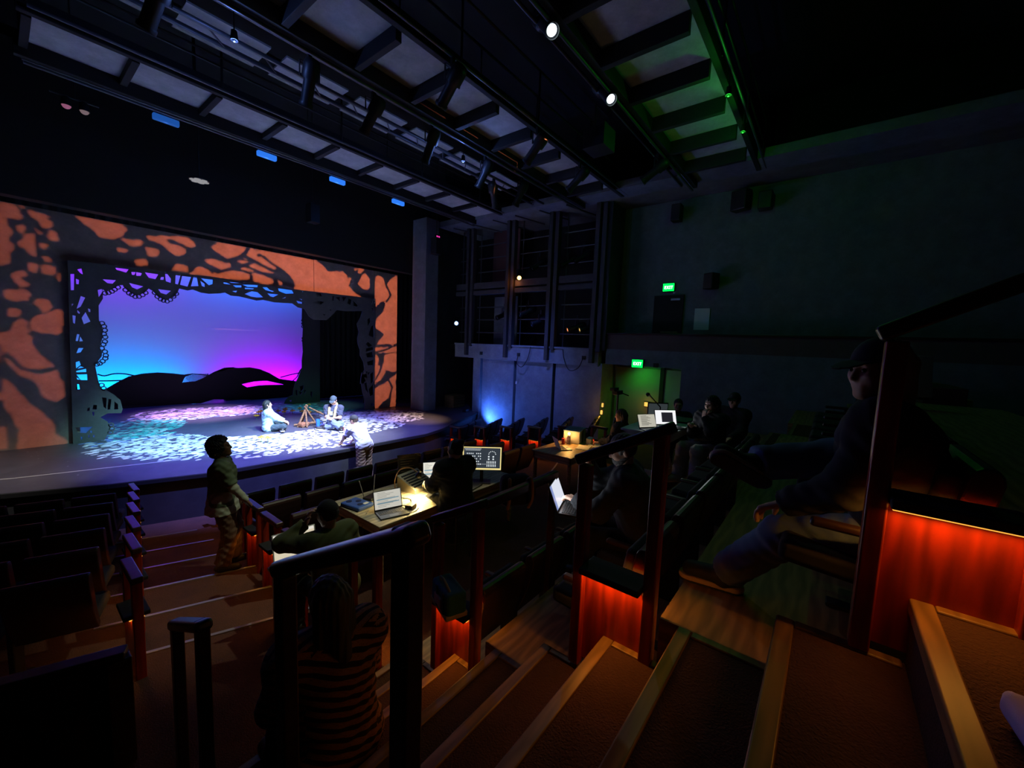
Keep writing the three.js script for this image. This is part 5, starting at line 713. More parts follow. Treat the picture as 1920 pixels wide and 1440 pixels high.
  for (const h of s.hair || []) part(h.name || (h.type === 'cap' || h.type === 'beanie' ? 'cap' : h.type === 'beard' ? 'beard' : 'hair'), place(h.back ? headNet(h.type).rotateY(Math.PI) : headNet(h.type)), h.m, o);
  o.userData.J = undefined; delete o.userData.J;
  return { o, J, hd, place };
}
const clothTex = { cord: (() => { const t = canvasTex(64, 64, (g, w, h) => { g.fillStyle = '#fff'; g.fillRect(0, 0, w, h); g.fillStyle = '#8a8a8a'; for (let x = 0; x < w; x += 16) g.fillRect(x, 0, 5, h); }); t.repeat.set(16, 4); return t; })(),
  stripe: (() => { const t = canvasTex(64, 128, (g, w, h) => { g.fillStyle = '#b98a6a'; g.fillRect(0, 0, w, h); g.fillStyle = '#2a1712'; g.fillRect(0, 0, w, h * 0.45); g.fillStyle = 'rgba(60,30,20,0.35)'; for (let i = 0; i < 300; i++) g.fillRect(rnd() * w, rnd() * h, 2, 3); }); t.repeat.set(6, 21); t.rotation = 0.35; return t; })() };
const cloth = (r, g, b, o = {}) => mat(RGB(r, g, b), 0.92, { metres: true, bumpMap: T.fabric, bumpScale: 0.0015, ...o });
const hairM = { black: mat(RGB(0.012, 0.010, 0.009), 0.6), brown: mat(RGB(0.05, 0.028, 0.016), 0.6), blond: mat(RGB(0.42, 0.32, 0.20), 0.6), grey: mat(RGB(0.10, 0.09, 0.085), 0.65) };
const capM = mat(RGB(0.02, 0.021, 0.025), 0.85), denim = cloth(0.10, 0.15, 0.27), blackCloth = cloth(0.012, 0.012, 0.014), darkShoe = mat(RGB(0.02, 0.016, 0.014), 0.5);
const toLocal = (p, turn, w) => { const d = sub(w, p), c = Math.cos(turn), s_ = Math.sin(turn); return [d[0] * c - d[2] * s_, d[1], d[0] * s_ + d[2] * c]; };

{ // the man standing on the aisle steps
  const p = [1.74, 0.62, -6.02], t = 1.25;
  person('man standing on the aisle steps in an olive tee over a pale long-sleeved shirt', p, t, {
    size: 1.0, pelvis: [0, 0.95, -0.03], spine: [0, 1, 0.03], head: [-0.15, -0.22, 0], headUp: [0, 1, -0.05],
    handR: toLocal(p, t, [1.93, 1.5, -5.74]), elbowR: [-0.5, -0.5, -0.6], handL: [0.24, 0.86, 0.16], footL: [0.1, 0.08, 0.07], footR: [-0.1, 0.08, -0.05], gripR: { palm: [0, -1, 0], curl: 0.5 },
    shirt: { name: 'tee', m: cloth(0.11, 0.15, 0.085), sleeve: 0.85, loose: 0.012 }, under: { name: 'long_sleeved_shirt', m: cloth(0.42, 0.44, 0.34), hem: 0.17 },
    pants: { m: cloth(0.16, 0.085, 0.05, { map: clothTex.cord }), loose: 0.022 }, shoes: { m: darkShoe }, hair: [{ type: 'curly', m: hairM.black }], skin: skinTone.c, cell: 0.018 });
}
{ // seated woman on the stage, legs crossed, facing the man
  const p = [4.74, 1.0, -12.2], t = 1.15;
  person('woman in a pale jacket sitting cross-legged on the stage', p, t, {
    size: 0.93, pelvis: [0, 0.13, -0.12], spine: [0, 1, -0.02], head: [0.05, -0.08, 0], handL: [0.06, 0.24, 0.3], handR: [-0.05, 0.24, 0.28], footL: [-0.2, 0.09, 0.2], footR: [0.2, 0.08, 0.24], kneeL: [1, 0.2, 0.5], kneeR: [-1, 0.2, 0.5], toeL: [-1, -0.1, 0.2], toeR: [1, -0.1, 0.2],
    shirt: { name: 'jacket', m: cloth(0.40, 0.55, 0.58), sleeve: 1.95, loose: 0.022, hem: 0.06 }, pants: { m: cloth(0.035, 0.05, 0.06), loose: 0.012 }, shoes: { m: darkShoe, sole: MT.white }, hair: [{ type: 'long', m: hairM.black }], skin: skinTone.b, cell: 0.016 });
}
{ // seated man on the stage with cap and scarf
  const p = [6.08, 1.0, -11.45], t = -0.75;
  const m = person('man in a flat cap and yellow scarf sitting cross-legged on the stage', p, t, {
    size: 1.04, pelvis: [0, 0.14, -0.16], spine: [0, 1, 0.16], head: [-0.1, 0.42, 0], handL: [0.07, 0.36, 0.26], handR: [-0.02, 0.36, 0.28], footL: [-0.16, 0.09, 0.28], footR: [0.34, 0.09, 0.44], kneeL: [1, 0.25, 0.45], kneeR: [-0.6, 1, 0.6], toeL: [-1, -0.1, 0.2], toeR: [0.3, -0.1, 1],
    shirt: { name: 'tee', m: cloth(0.045, 0.05, 0.085), sleeve: 0.8, loose: 0.016 }, pants: { m: cloth(0.14, 0.18, 0.25), loose: 0.014 }, shoes: { m: darkShoe, sole: MT.white }, hair: [{ type: 'short', m: hairM.black }, { type: 'cap', m: cloth(0.05, 0.07, 0.09) }], skin: skinTone.b, cell: 0.016 });
  const sc = []; for (const g of [1, -1]) { const a = add(m.J[g > 0 ? 'shL' : 'shR'], [-g * 0.09, 0.08, 0.0]); sc.push(cable([add(a, [-g * 0.05, 0.05, -0.1]), a, add(a, [-g * 0.01, -0.1, 0.14]), add(a, [-g * 0.02, -0.26, 0.2]), add(a, [-g * 0.05, -0.4, 0.22])], 0.035, 18, 8)); }
  part('scarf', sc, cloth(0.62, 0.44, 0.16), m.o);
  const pr = new THREE.PlaneGeometry(0.09, 0.12); part('shirt_print', rb(-0.045, 0.045, 0.42, 0.54, 0.175, 0.18, 0.002), cloth(0.35, 0.4, 0.5), m.o);
  const cup = thing('paper_cup', 'white cup held by the man in the flat cap', 'cup', add(p, [-0.26, 0.33, 0.19])); part('cup_body', lathe([[0.0, 0], [0.035, 0], [0.045, 0.12], [0.04, 0.12], [0.032, 0.01]], 18), MT.white, cup);
}
{ // person leaning on the stage edge
  const p = [5.5, 0.14, -8.82], t = Math.PI + 0.12;
  person('person in a white tee, khaki trousers and dark cap leaning on the stage edge', p, t, {
    size: 1.0, pelvis: [0, 0.98, 0.02], spine: [0.0, 0.78, 0.62], head: [0.25, 0.15, 0], headUp: [0, 0.8, 0.6], handL: [0.2, 0.93, 0.66], handR: [-0.12, 0.93, 0.64], elbowL: [0.8, -0.6, 0.1], elbowR: [-0.8, -0.6, 0.1], footL: [0.11, 0.08, -0.05], footR: [-0.11, 0.08, -0.02],
    shirt: { name: 'tee', m: cloth(0.78, 0.78, 0.78), sleeve: 0.8, loose: 0.022 }, pants: { m: cloth(0.34, 0.24, 0.11), loose: 0.03 }, shoes: { m: darkShoe }, hair: [{ type: 'short', m: hairM.brown }, { type: 'cap', m: capM }], skin: skinTone.b, cell: 0.016 });
}
{ // hoodie at the tech table
  const p = [3.62, 0.86, -3.72], t = Math.PI - 0.2;
  const m = person('person in a black hoodie with headphones seen from behind at the tech table', p, t, {
    size: 1.0, bulk: 1.12, pelvis: [0, 0.78, -0.05], spine: [0, 1, 0.1], head: [0.45, 0.12, 0], handL: [0.2, 0.92, 0.36], handR: [-0.18, 0.92, 0.36], footL: [0.14, 0.25, 0.3], footR: [-0.14, 0.25, 0.3],
    shirt: { name: 'hoodie', m: blackCloth, loose: 0.035, hem: 0.1 }, pants: { m: blackCloth, loose: 0.01 }, shoes: { m: darkShoe }, hair: [{ type: 'bun', m: hairM.black }], skin: skinTone.b, cell: 0.018 });
  part('headphones', [m.place(mv(rot(new THREE.TorusGeometry(0.105, 0.012, 8, 20, Math.PI), 0, 0, 0), 0, 0.03, -0.01)), m.place(mv(rot(new THREE.CylinderGeometry(0.036, 0.036, 0.035, 16), 0, 0, Math.PI / 2), 0.1, 0.0, -0.01)), m.place(mv(rot(new THREE.CylinderGeometry(0.036, 0.036, 0.035, 16), 0, 0, Math.PI / 2), -0.1, 0.0, -0.01))], MT.plastic, m.o);
  part('hood', netOf([bone(add(m.J.shL, [-0.1, 0.05, -0.06]), add(m.J.shR, [0.1, 0.05, -0.06]), 0.06, 0.06), bone(add(lerp(m.J.shL, m.J.shR, 0.5), [0, 0.03, -0.1]), add(lerp(m.J.shL, m.J.shR, 0.5), [0, -0.13, -0.13]), 0.07, 0.03)], 0.05, 0.016, 0.004), blackCloth, m.o);
  part('waist_band', [mv(rot(new THREE.TorusGeometry(0.185, 0.006, 6, 30), Math.PI / 2, 0, 0), 0, 0.76, -0.05), mv(rot(new THREE.TorusGeometry(0.185, 0.006, 6, 30), Math.PI / 2, 0, 0), 0, 0.735, -0.05)], cloth(0.4, 0.36, 0.2), m.o);
}
{ // olive knit, hand to cap
  const p = [1.84, 0.86, -3.42], t = Math.PI + 0.1;
  person('person in an olive knit sweater and cap resting a hand against the face', p, t, {
    size: 0.98, pelvis: [0, 0.56, 0], spine: [0, 1, 0.22], head: [0.1, 0.25, 0], handL: [0.12, 1.12, 0.27], handR: [-0.16, 0.72, 0.34], elbowR: [-0.8, -0.5, -0.4], elbowL: [0.9, -0.7, 0.3], footL: [0.14, 0.08, 0.4], footR: [-0.14, 0.08, 0.4], gripL: { dir: [-0.2, 1, -0.2], palm: [-0.6, 0, -0.8] },
    shirt: { name: 'sweater', m: cloth(0.13, 0.15, 0.06), loose: 0.024, hem: 0.06 }, pants: { m: blackCloth }, shoes: { m: darkShoe }, hair: [{ type: 'short', m: hairM.black }, { type: 'cap', m: capM }], skin: skinTone.b, cell: 0.018 });
}
{ // striped sweater on the stairs
  const p = [1.0, 1.48, -1.88], t = Math.PI - 0.15;
  person('person in a brown striped sweater sitting on the aisle stair', p, t, {
    size: 1.04, pelvis: [0, 0.14, 0], spine: [0, 1, 0.14], head: [0.1, 0.3, 0], handR: [-0.16, 0.22, 0.4], handL: [0.16, 0.22, 0.4], footL: [0.14, -0.4, 0.6], footR: [-0.14, -0.4, 0.6],
    shirt: { name: 'sweater', m: cloth(0.6, 0.5, 0.42, { map: clothTex.stripe }), loose: 0.04, hem: 0.08 }, pants: { m: blackCloth, loose: 0.01 }, shoes: { m: darkShoe }, hair: [{ type: 'long', m: hairM.brown }], skin: skinTone.a, cell: 0.016 });
}
{ // bearded man, head on hand
  const p = [3.02, 1.71, -1.04], t = Math.PI + 0.3;
  person('grey-haired bearded man in dark clothes leaning his face on his hand', p, t, {
    size: 1.0, pelvis: [0, 0.56, -0.02], spine: [-0.12, 1, 0.36], head: [0.25, 0.35, -0.1], handR: [-0.02, 1.06, 0.44], handL: [0.1, 0.78, 0.5], elbowR: [-0.6, -1, 0.3], elbowL: [0.9, -0.6, -0.2], footL: [0.14, 0.08, 0.42], footR: [-0.14, 0.08, 0.42], gripR: { dir: [0.1, 1, -0.15], palm: [0.1, 0, -1], curl: 0.8 },
    shirt: { name: 'jacket', m: cloth(0.035, 0.036, 0.042), loose: 0.03 }, pants: { m: blackCloth, loose: 0.01 }, shoes: { m: darkShoe }, hair: [{ type: 'short', m: hairM.grey }, { type: 'beard', m: hairM.grey }], skin: skinTone.b, cell: 0.018 });
}
{ // thinking man at the white table
  const p = [6.72, 1.71, -1.32], t = Math.atan2(-0.86, -0.5);
  person('dark-haired person in black with pale trousers, hand raised to the mouth', p, t, {
    size: 1.02, pelvis: [0, 0.52, 0], spine: [0, 1, 0.12], head: [0.05, 0.12, 0], handL: [0.05, 1.02, 0.26], handR: [-0.08, 0.86, 0.36], elbowL: [0.8, -0.9, 0.2], footL: [0.14, 0.08, 0.42], footR: [-0.12, 0.08, 0.5], gripL: { dir: [-0.1, 1, -0.2], palm: [0, 0, -1], curl: 1.2 },
    shirt: { name: 'jacket', m: blackCloth, loose: 0.03 }, pants: { m: cloth(0.30, 0.29, 0.27), loose: 0.03 }, shoes: { m: cloth(0.4, 0.38, 0.34) }, hair: [{ type: 'long', m: hairM.black }], skin: skinTone.b, cell: 0.018 });
}
person('man in a black cap seated behind the thinking person', [7.55, 1.71, -1.2], Math.atan2(-0.95, -0.3), {
  pelvis: [0, 0.53, 0], spine: [0, 1, 0.02], head: [0.1, 0.05, 0], handL: [0.15, 0.62, 0.35], handR: [-0.15, 0.62, 0.35], footL: [0.14, 0.08, 0.42], footR: [-0.14, 0.08, 0.42],
  shirt: { name: 'jacket', m: blackCloth, loose: 0.03 }, pants: { m: blackCloth }, shoes: { m: darkShoe }, hair: [{ type: 'short', m: hairM.black }, { type: 'cap', m: capM }], skin: skinTone.b });
person('person with short dark hair behind the microphone at the white table', [8.3, 1.02, -2.3], Math.atan2(-0.9, 0.3), {
  size: 0.98, pelvis: [0, 0.95, 0], spine: [0, 1, 0.05], head: [0, 0.1, 0], handL: [0.2, 1.2, 0.35], handR: [-0.2, 1.2, 0.35], footL: [0.12, 0.08, 0], footR: [-0.12, 0.08, 0],
  shirt: { name: 'jumper', m: blackCloth, loose: 0.02 }, pants: { m: blackCloth }, shoes: { m: darkShoe }, hair: [{ type: 'short', m: hairM.black }], skin: skinTone.b });
person('long-haired person in dark clothes seen from behind at the lamp-lit table', [7.35, 0.86, -3.05], Math.PI + 0.15, {
  size: 0.98, pelvis: [0, 0.9, 0], spine: [0, 1, 0.04], head: [0.2, 0.1, 0], handL: [0.2, 1.02, 0.35], handR: [-0.2, 1.02, 0.35], footL: [0.14, 0.3, 0.3], footR: [-0.14, 0.3, 0.3],
  shirt: { name: 'jumper', m: cloth(0.03, 0.03, 0.026), loose: 0.03 }, pants: { m: blackCloth }, shoes: { m: darkShoe }, hair: [{ type: 'long', m: hairM.brown }], skin: skinTone.b });
{ // right foreground: capped person with crossed legs
  const p = [2.32, 2.41, 0.3], t = Math.PI - 0.1;
  const m = person('fair-haired person in a cap and jeans with one sneaker crossed over the knee', p, t, {
    size: 1.0, pelvis: [0, 0.59, 0], spine: [0.05, 1, 0.24], head: [0.75, 0.12, 0], handL: [0.2, 0.62, 0.4], handR: [-0.3, 0.7, 0.4], footL: [-0.02, 0.09, 0.66], footR: [-0.03, 0.72, 0.58], kneeR: [-1, 0.55, 0.1], toeL: [0.2, -0.2, 1], toeR: [0.75, 0.35, 0.75], toe: [0, -0.2, 1], soleR: [0.7, -0.6, -0.2],
    shirt: { name: 'jacket', m: cloth(0.016, 0.017, 0.026), loose: 0.03 }, pants: { m: denim, loose: 0.02 }, shoes: { m: mat(RGB(0.02, 0.02, 0.022), 0.7), sole: mat(RGB(0.48, 0.32, 0.2), 0.7) }, hair: [{ type: 'long', m: hairM.blond }, { type: 'cap', m: capM }], skin: skinTone.b, cell: 0.016 });
}
// ================================================================ tables, screens and props
function screenMat(w, h, draw, power) { const t = canvasTex(w, h, draw); return new THREE.MeshStandardMaterial({ color: 0x000000, roughness: 0.4, emissive: 0xffffff, emissiveMap: t, emissiveIntensity: power }); }
const docScreen = (g, w, h) => { g.fillStyle = '#f2efe2'; g.fillRect(0, 0, w, h); g.fillStyle = '#9a9a92'; for (let i = 0; i < 11; i++) g.fillRect(w * 0.12, h * (0.08 + i * 0.08), w * (0.3 + 0.45 * ((i * 37) % 10) / 10), h * 0.02); g.fillStyle = '#7fa9bd'; g.fillRect(w * 0.08, h * 0.44, w * 0.84, h * 0.05); g.fillRect(w * 0.08, h * 0.66, w * 0.84, h * 0.05); };
function laptop(label, p, turn, open, s, draw, power, lit = 2, body = MT.plastic) {
  const o = thing('laptop', label, 'laptop', p, turn);
  const base = part('base', rb(-0.16 * s, 0.16 * s, 0, 0.016, -0.11 * s, 0.11 * s, 0.006), body, o);
  const keys = []; for (let r = 0; r < 5; r++) for (let c = 0; c < 12; c++) keys.push(mv(new THREE.BoxGeometry(0.019 * s, 0.003, 0.016 * s), (-0.127 + c * 0.0232) * s, 0.0172, (-0.075 + r * 0.02) * s));
  part('keyboard', keys, mat(RGB(0.03, 0.03, 0.032), 0.6), base); part('touchpad', rb(-0.05 * s, 0.05 * s, 0.0155, 0.017, 0.04 * s, 0.095 * s, 0.0006), mat(RGB(0.08, 0.08, 0.085), 0.3), base);
  const lid = rb(-0.16 * s, 0.16 * s, 0, 0.215 * s, -0.008, 0, 0.004), scr = new THREE.PlaneGeometry(0.3 * s, 0.19 * s); scr.translate(0, 0.112 * s, 0.0012);
  for (const g of [lid, scr]) { g.rotateX(-(open - Math.PI / 2)); g.translate(0, 0.014, -0.108 * s); }
  part('screen', scr, screenMat(256, 160, draw, power), part('lid', lid, body, o));
  if (lit) { const n = V(0, Math.sin(open - Math.PI / 2), Math.cos(open - Math.PI / 2)), c = V(0, 0.014 + 0.112 * s * Math.cos(open - Math.PI / 2), -0.108 * s - 0.112 * s * Math.sin(open - Math.PI / 2)).addScaledVector(n, 0.006), q = new THREE.Quaternion().setFromAxisAngle(V(0, 1, 0), turn); n.applyQuaternion(q); c.applyQuaternion(q).add(V(...p)); rect(c.x, c.y, c.z, c.x + n.x, c.y + n.y, c.z + n.z, 0.3 * s, 0.19 * s, RGB(0.85, 0.92, 1.0), lit); }
  return o;
}
function table(name, label, x0, x1, z0, z1, y, feet, m, legM) {
  const o = thing(name, label, 'table', [(x0 + x1) / 2, feet, (z0 + z1) / 2]), a = (x1 - x0) / 2, b = (z1 - z0) / 2, h = y - feet;
  part('table_top', rb(-a, a, h - 0.03, h, -b, b, 0.006), m, o);
  part('apron', [bx(-a + 0.03, a - 0.03, h - 0.14, h - 0.03, b - 0.05, b - 0.03), bx(-a + 0.03, a - 0.03, h - 0.14, h - 0.03, -b + 0.03, -b + 0.05), bx(-a + 0.03, -a + 0.05, h - 0.14, h - 0.03, -b + 0.03, b - 0.03), bx(a - 0.05, a - 0.03, h - 0.14, h - 0.03, -b + 0.03, b - 0.03)], m, o);
  for (const sx of [-1, 1]) for (const sz of [-1, 1]) part('leg', rb(sx * (a - 0.06) - 0.025, sx * (a - 0.06) + 0.025, 0, h - 0.03, sz * (b - 0.06) - 0.025, sz * (b - 0.06) + 0.025, 0.006), legM, o);
  return o;
}
function stool(p, label, h) { const o = thing('stool', label, 'stool', p); part('seat', mv(lathe([[0, 0.02], [0.16, 0.02], [0.17, 0.0], [0.16, -0.03], [0, -0.03]], 18), 0, h, 0), MT.seat, o); for (let k = 0; k < 4; k++) part('leg', rod([0.1 * Math.cos(k * 1.57 + 0.8), h - 0.03, 0.1 * Math.sin(k * 1.57 + 0.8)], [0.19 * Math.cos(k * 1.57 + 0.8), 0, 0.19 * Math.sin(k * 1.57 + 0.8)], 0.014), MT.blackMetal, o); part('foot_ring', mv(rot(new THREE.TorusGeometry(0.155, 0.01, 6, 20), Math.PI / 2, 0, 0), 0, h * 0.38, 0), MT.blackMetal, o); }
const tableCream = mat(RGB(0.50, 0.44, 0.30), 0.55, { metres: true, map: T.wood });
// ---- left tech table
table('tech_table', 'long pale plywood tech table set over the seats', 2.55, 5.05, -4.85, -3.8, 1.6, 0.86, tableCream, tableCream);
stool([3.63, 0.86, -3.68], 'stool under the person in the black hoodie', 0.66);
laptop('open laptop with a document on its screen at the end of the tech table', [2.86, 1.6, -4.0], -0.28, 1.9, 1.1, docScreen, 0.62, 0.7);
{
  const o = thing('monitor', 'large yellow-framed monitor showing a grid of console controls', 'monitor', [4.45, 1.6, -4.0], -0.85);
  part('foot', rb(-0.14, 0.14, 0, 0.015, -0.1, 0.1, 0.006), MT.plastic, o); part('neck', rb(-0.025, 0.025, 0.01, 0.25, -0.045, -0.025, 0.006), MT.plastic, o);
  part('case', rb(-0.3, 0.3, 0.18, 0.55, -0.03, 0, 0.008), MT.plastic, o);
  const sc = new THREE.PlaneGeometry(0.58, 0.35); sc.translate(0, 0.365, 0.0015);
  part('screen', sc, screenMat(512, 310, (g, w, h) => {
    g.fillStyle = '#ffe99a'; g.fillRect(0, 0, w, h); g.fillStyle = '#343b44'; g.fillRect(14, 12, w - 28, h - 34); g.fillStyle = '#eef6fb';
    for (let i = 0; i < 22; i++) g.fillRect(26 + i * 10, 22, 7, 7); for (let i = 0; i < 20; i++) g.fillRect(34 + i * 10, 40, 7, 7);
    for (let r = 0; r < 5; r++) for (let c = 0; c < 9; c++) { if ((r * 7 + c * 3) % 5 === 0) continue; g.beginPath(); g.ellipse(34 + c * 25, 90 + r * 36, 7, 9, 0, 0, 7); g.fill(); }
    for (let i = 0; i < 7; i++) { g.beginPath(); g.arc(390 + 45 * Math.cos(Math.PI + i * 0.52), 95 + 38 * Math.sin(Math.PI + i * 0.52), 6, 0, 7); g.fill(); }
    for (let c = 0; c < 2; c++) for (let r = 0; r < 2; r++) { g.beginPath(); g.arc(345 + c * 60, 130 + r * 34, 11, 0, 7); g.fill(); }
    for (let c = 0; c < 6; c++) for (let r = 0; r < 2; r++) g.fillRect(320 + c * 22, 190 + r * 44, 9, 34); g.fillRect(22, 232, 290, 3);
  }, 0.95), o);
  const n = [Math.sin(-0.85), Math.cos(-0.85)]; rect(4.45 + n[0] * 0.01, 1.965, -4.0 + n[1] * 0.01, 4.45 + n[0], 1.965, -4.0 + n[1], 0.56, 0.34, RGB(1, 0.92, 0.6), 0.8);
}
{ // gooseneck lamp
  const o = thing('desk_lamp', 'gooseneck desk lamp throwing a warm pool on the tech table', 'lamp', [3.3, 1.6, -4.55]);
  part('base', lathe([[0, 0.02], [0.06, 0.02], [0.065, 0.0], [0, 0]], 16), MT.plastic, o);
  part('neck', cable([[0, 0.02, 0], [-0.02, 0.2, 0.02], [0.0, 0.36, 0.12], [0.06, 0.39, 0.26], [0.1, 0.34, 0.36]], 0.008, 26, 8), MT.nosing, o);
  part('shade', mv(rot(lathe([[0.012, 0.05], [0.03, 0.03], [0.045, -0.03], [0.04, -0.03]], 14), 0.5, 0, 0), 0.1, 0.32, 0.38), MT.plastic, o);
  part('bulb', mv(new THREE.SphereGeometry(0.02, 12, 8), 0.1, 0.305, 0.385), glow(RGB(1.0, 0.78, 0.35), 3), o);
  spot(3.4, 1.88, -4.16, 3.3, 1.6, -4.1, RGB(1.0, 0.74, 0.30), 9, 70, 0.8, 1.2);
}
{ const o = thing('wireless_router', 'black wireless box with two upright aerials and green lights', 'router', [2.98, 1.6, -4.6], 0.3); part('case', rb(-0.11, 0.11, 0, 0.035, -0.07, 0.07, 0.006), MT.plastic, o); for (const s of [-1, 1]) part('aerial', rod([s * 0.09, 0.03, -0.06], [s * 0.09 + (s > 0 ? 0.05 : -0.07), 0.27, -0.08], 0.006), mat(RGB(0.3, 0.28, 0.24), 0.5), o); for (const x of [-0.06, -0.01, 0.04]) part('green_light', mv(new THREE.SphereGeometry(0.009, 8, 6), x, 0.02, 0.072), glow(RGB(0.15, 1.0, 0.05), 0.8), o); }
{ const o = thing('lighting_console', 'beige sloped console between the router and the hoodie', 'console', [3.62, 1.6, -4.5], 0.2); const s = new THREE.Shape(pts2([[-0.16, 0], [0.16, 0], [0.16, 0.05], [-0.16, 0.2]])); const g = new THREE.ExtrudeGeometry(s, { depth: 0.42, bevelEnabled: true, bevelSize: 0.006, bevelThickness: 0.006, bevelSegments: 1 }); g.rotateY(-Math.PI / 2); g.translate(0.21, 0, 0); part('case', g, mat(RGB(0.42, 0.38, 0.28), 0.5), o); const keys = []; for (let r = 0; r < 6; r++) for (let c = 0; c < 10; c++) keys.push(mv(rot(new THREE.BoxGeometry(0.026, 0.008, 0.026), 0.44, 0, 0), -0.17 + c * 0.037, 0.186 - r * 0.021, -0.11 + r * 0.045)); part('button', keys, MT.plastic, o).userData.kind = 'stuff'; }
{ const o = thing('script_stand', 'dark board with rows of pale marks standing behind the console', 'board', [3.72, 1.6, -4.78], -0.35); const b = rb(-0.16, 0.16, 0.03, 0.4, -0.01, 0.0, 0.004); b.rotateX(-0.25); part('board', b, mat(RGB(0.05, 0.035, 0.025), 0.6), o); const rows = []; for (let r = 0; r < 8; r++) { const k = rb(-0.12, 0.0 + ((r * 53) % 12) / 100, 0.08 + r * 0.035, 0.09 + r * 0.035, 0, 0.003, 0.001); k.rotateX(-0.25); rows.push(k); } part('mark', rows, mat(RGB(0.35, 0.25, 0.15), 0.7), o); part('ledge', rb(-0.17, 0.17, 0, 0.03, -0.02, 0.03, 0.004), MT.plastic, o); }
{ const o = thing('tablet', 'tablet with a bright white page propped behind the hoodie', 'tablet', [3.95, 1.6, -4.6], -0.6); const c = rb(-0.1, 0.1, 0, 0.28, -0.012, 0, 0.005), f = new THREE.PlaneGeometry(0.18, 0.25); f.translate(0, 0.14, 0.002); for (const g of [c, f]) g.rotateX(-0.3); part('case', c, MT.plastic, o); part('screen', f, screenMat(128, 176, docScreen, 0.9), o); }
{ const o = thing('adapter_box', 'small brown power adapter box with a curled cable', 'adapter', [3.12, 1.6, -3.98], 0.4); part('case', rb(-0.06, 0.06, 0, 0.05, -0.05, 0.05, 0.006), mat(RGB(0.06, 0.04, 0.025), 0.5), o); part('cable', cable([[-0.06, 0.02, 0], [-0.14, 0.008, -0.03], [-0.16, 0.008, 0.05], [-0.08, 0.008, 0.1], [0.02, 0.008, 0.1]], 0.005), MT.plastic, o); }
{ const o = thing('headset_case', 'blue moulded plastic case beside the document laptop', 'case', [2.68, 1.6, -4.5], 0.15); part('shell', rb(-0.1, 0.14, 0, 0.05, -0.17, 0.17, 0.02, 3), mat(RGB(0.05, 0.12, 0.42), 0.4), o); for (const [x, z] of [[-0.02, -0.1], [0.06, -0.02], [0.0, 0.08]]) part('recess', mv(new THREE.CylinderGeometry(0.035, 0.035, 0.006, 16), x, 0.051, z), mat(RGB(0.02, 0.03, 0.08), 0.5), o); part('label_plate', rb(0.03, 0.1, 0.05, 0.052, 0.08, 0.13, 0.0008), MT.white, o); }
{ const c = []; for (const a of [[[3.0, 1.62, -4.5], [3.1, 1.61, -4.3], [3.05, 1.61, -4.15], [3.12, 1.63, -4.0]], [[3.05, 1.62, -4.5], [3.2, 1.61, -4.35], [3.28, 1.61, -4.2], [3.15, 1.62, -4.02]], [[2.7, 1.61, -4.25], [2.62, 1.58, -4.2], [2.57, 1.4, -4.2], [2.56, 1.1, -4.25]]]) c.push(cable(a, 0.006)); solo('cable_bundle', c, MT.plastic, 'thin black cables running across the lamp-lit tech table', 'cable'); }
{ const o = thing('keyboard', 'black keyboard and cables at the far end of the tech table', 'keyboard', [4.15, 1.6, -3.92], 0.2); part('case', rb(-0.2, 0.2, 0, 0.02, -0.07, 0.07, 0.006), MT.plastic, o); part('cable', cable([[-0.2, 0.01, 0], [-0.32, 0.008, -0.05], [-0.28, 0.008, 0.05], [-0.4, 0.008, 0.03]], 0.006), MT.plastic, o); part('plug', rb(-0.46, -0.4, 0, 0.03, 0.0, 0.06, 0.008), MT.plastic, o); }
// ---- white screen of the person in the olive knit
laptop('laptop with a blank cream screen before the person in the olive knit', [1.72, 1.5, -3.86], -0.1, 1.75, 1.25, (g, w, h) => { g.fillStyle = '#f3e6c8'; g.fillRect(0, 0, w, h); g.fillStyle = '#fdf8ea'; g.fillRect(0, 0, w, h * 0.12); }, 0.75, 0.5, MT.white);
{ const o = thing('lap_desk', 'narrow dark ledge holding the cream-screened laptop', 'ledge', [1.7, 0.86, -3.86]); part('ledge_top', rb(-0.22, 0.28, 0.61, 0.64, -0.16, 0.16, 0.006), MT.darkWood, o); for (const x of [-0.18, 0.24]) part('support', rb(x - 0.02, x + 0.02, 0, 0.61, -0.1, 0.1, 0.006), MT.darkWood, o); }
stool([1.84, 0.86, -3.4], 'stool under the person in the olive knit', 0.42);
// ---- bags
{ const o = thing('satchel', 'dark teal satchel with tan pocket and straps resting on the row end shelf', 'bag', [1.83, 1.885, -1.91], -0.35); part('bag_body', rb(-0.075, 0.075, 0, 0.17, -0.14, 0.14, 0.03, 3), cloth(0.04, 0.17, 0.18), o); part('base_trim', rb(-0.08, 0.08, 0, 0.035, -0.145, 0.145, 0.012), cloth(0.58, 0.42, 0.2), o); part('pocket', rb(-0.09, -0.07, 0.05, 0.115, -0.05, 0.06, 0.008), cloth(0.55, 0.38, 0.24), o); for (const z of [-0.02, 0.09]) part('strap', rb(-0.084, -0.074, 0.03, 0.17, z - 0.01, z + 0.01, 0.003), cloth(0.012, 0.03, 0.03), o); part('handle', cable([[-0.03, 0.165, -0.07], [-0.05, 0.22, -0.03], [-0.05, 0.225, 0.03], [-0.03, 0.165, 0.09]], 0.01), cloth(0.25, 0.3, 0.24), o); }
{ const o = thing('backpack', 'small black backpack with tan straps hung on the rail behind the lowest rear row', 'bag', [2.45, 2.45, -1.84], -0.6); part('bag_body', rb(-0.12, 0.12, 0, 0.24, -0.08, 0.06, 0.055, 3), blackCloth, o); for (const x of [-0.07, 0.07]) part('strap', cable([[x, 0.2, 0.05], [x * 1.2, 0.24, 0.1], [x * 1.3, 0.1, 0.13], [x * 1.2, 0.0, 0.07]], 0.014), cloth(0.42, 0.26, 0.12), o); }
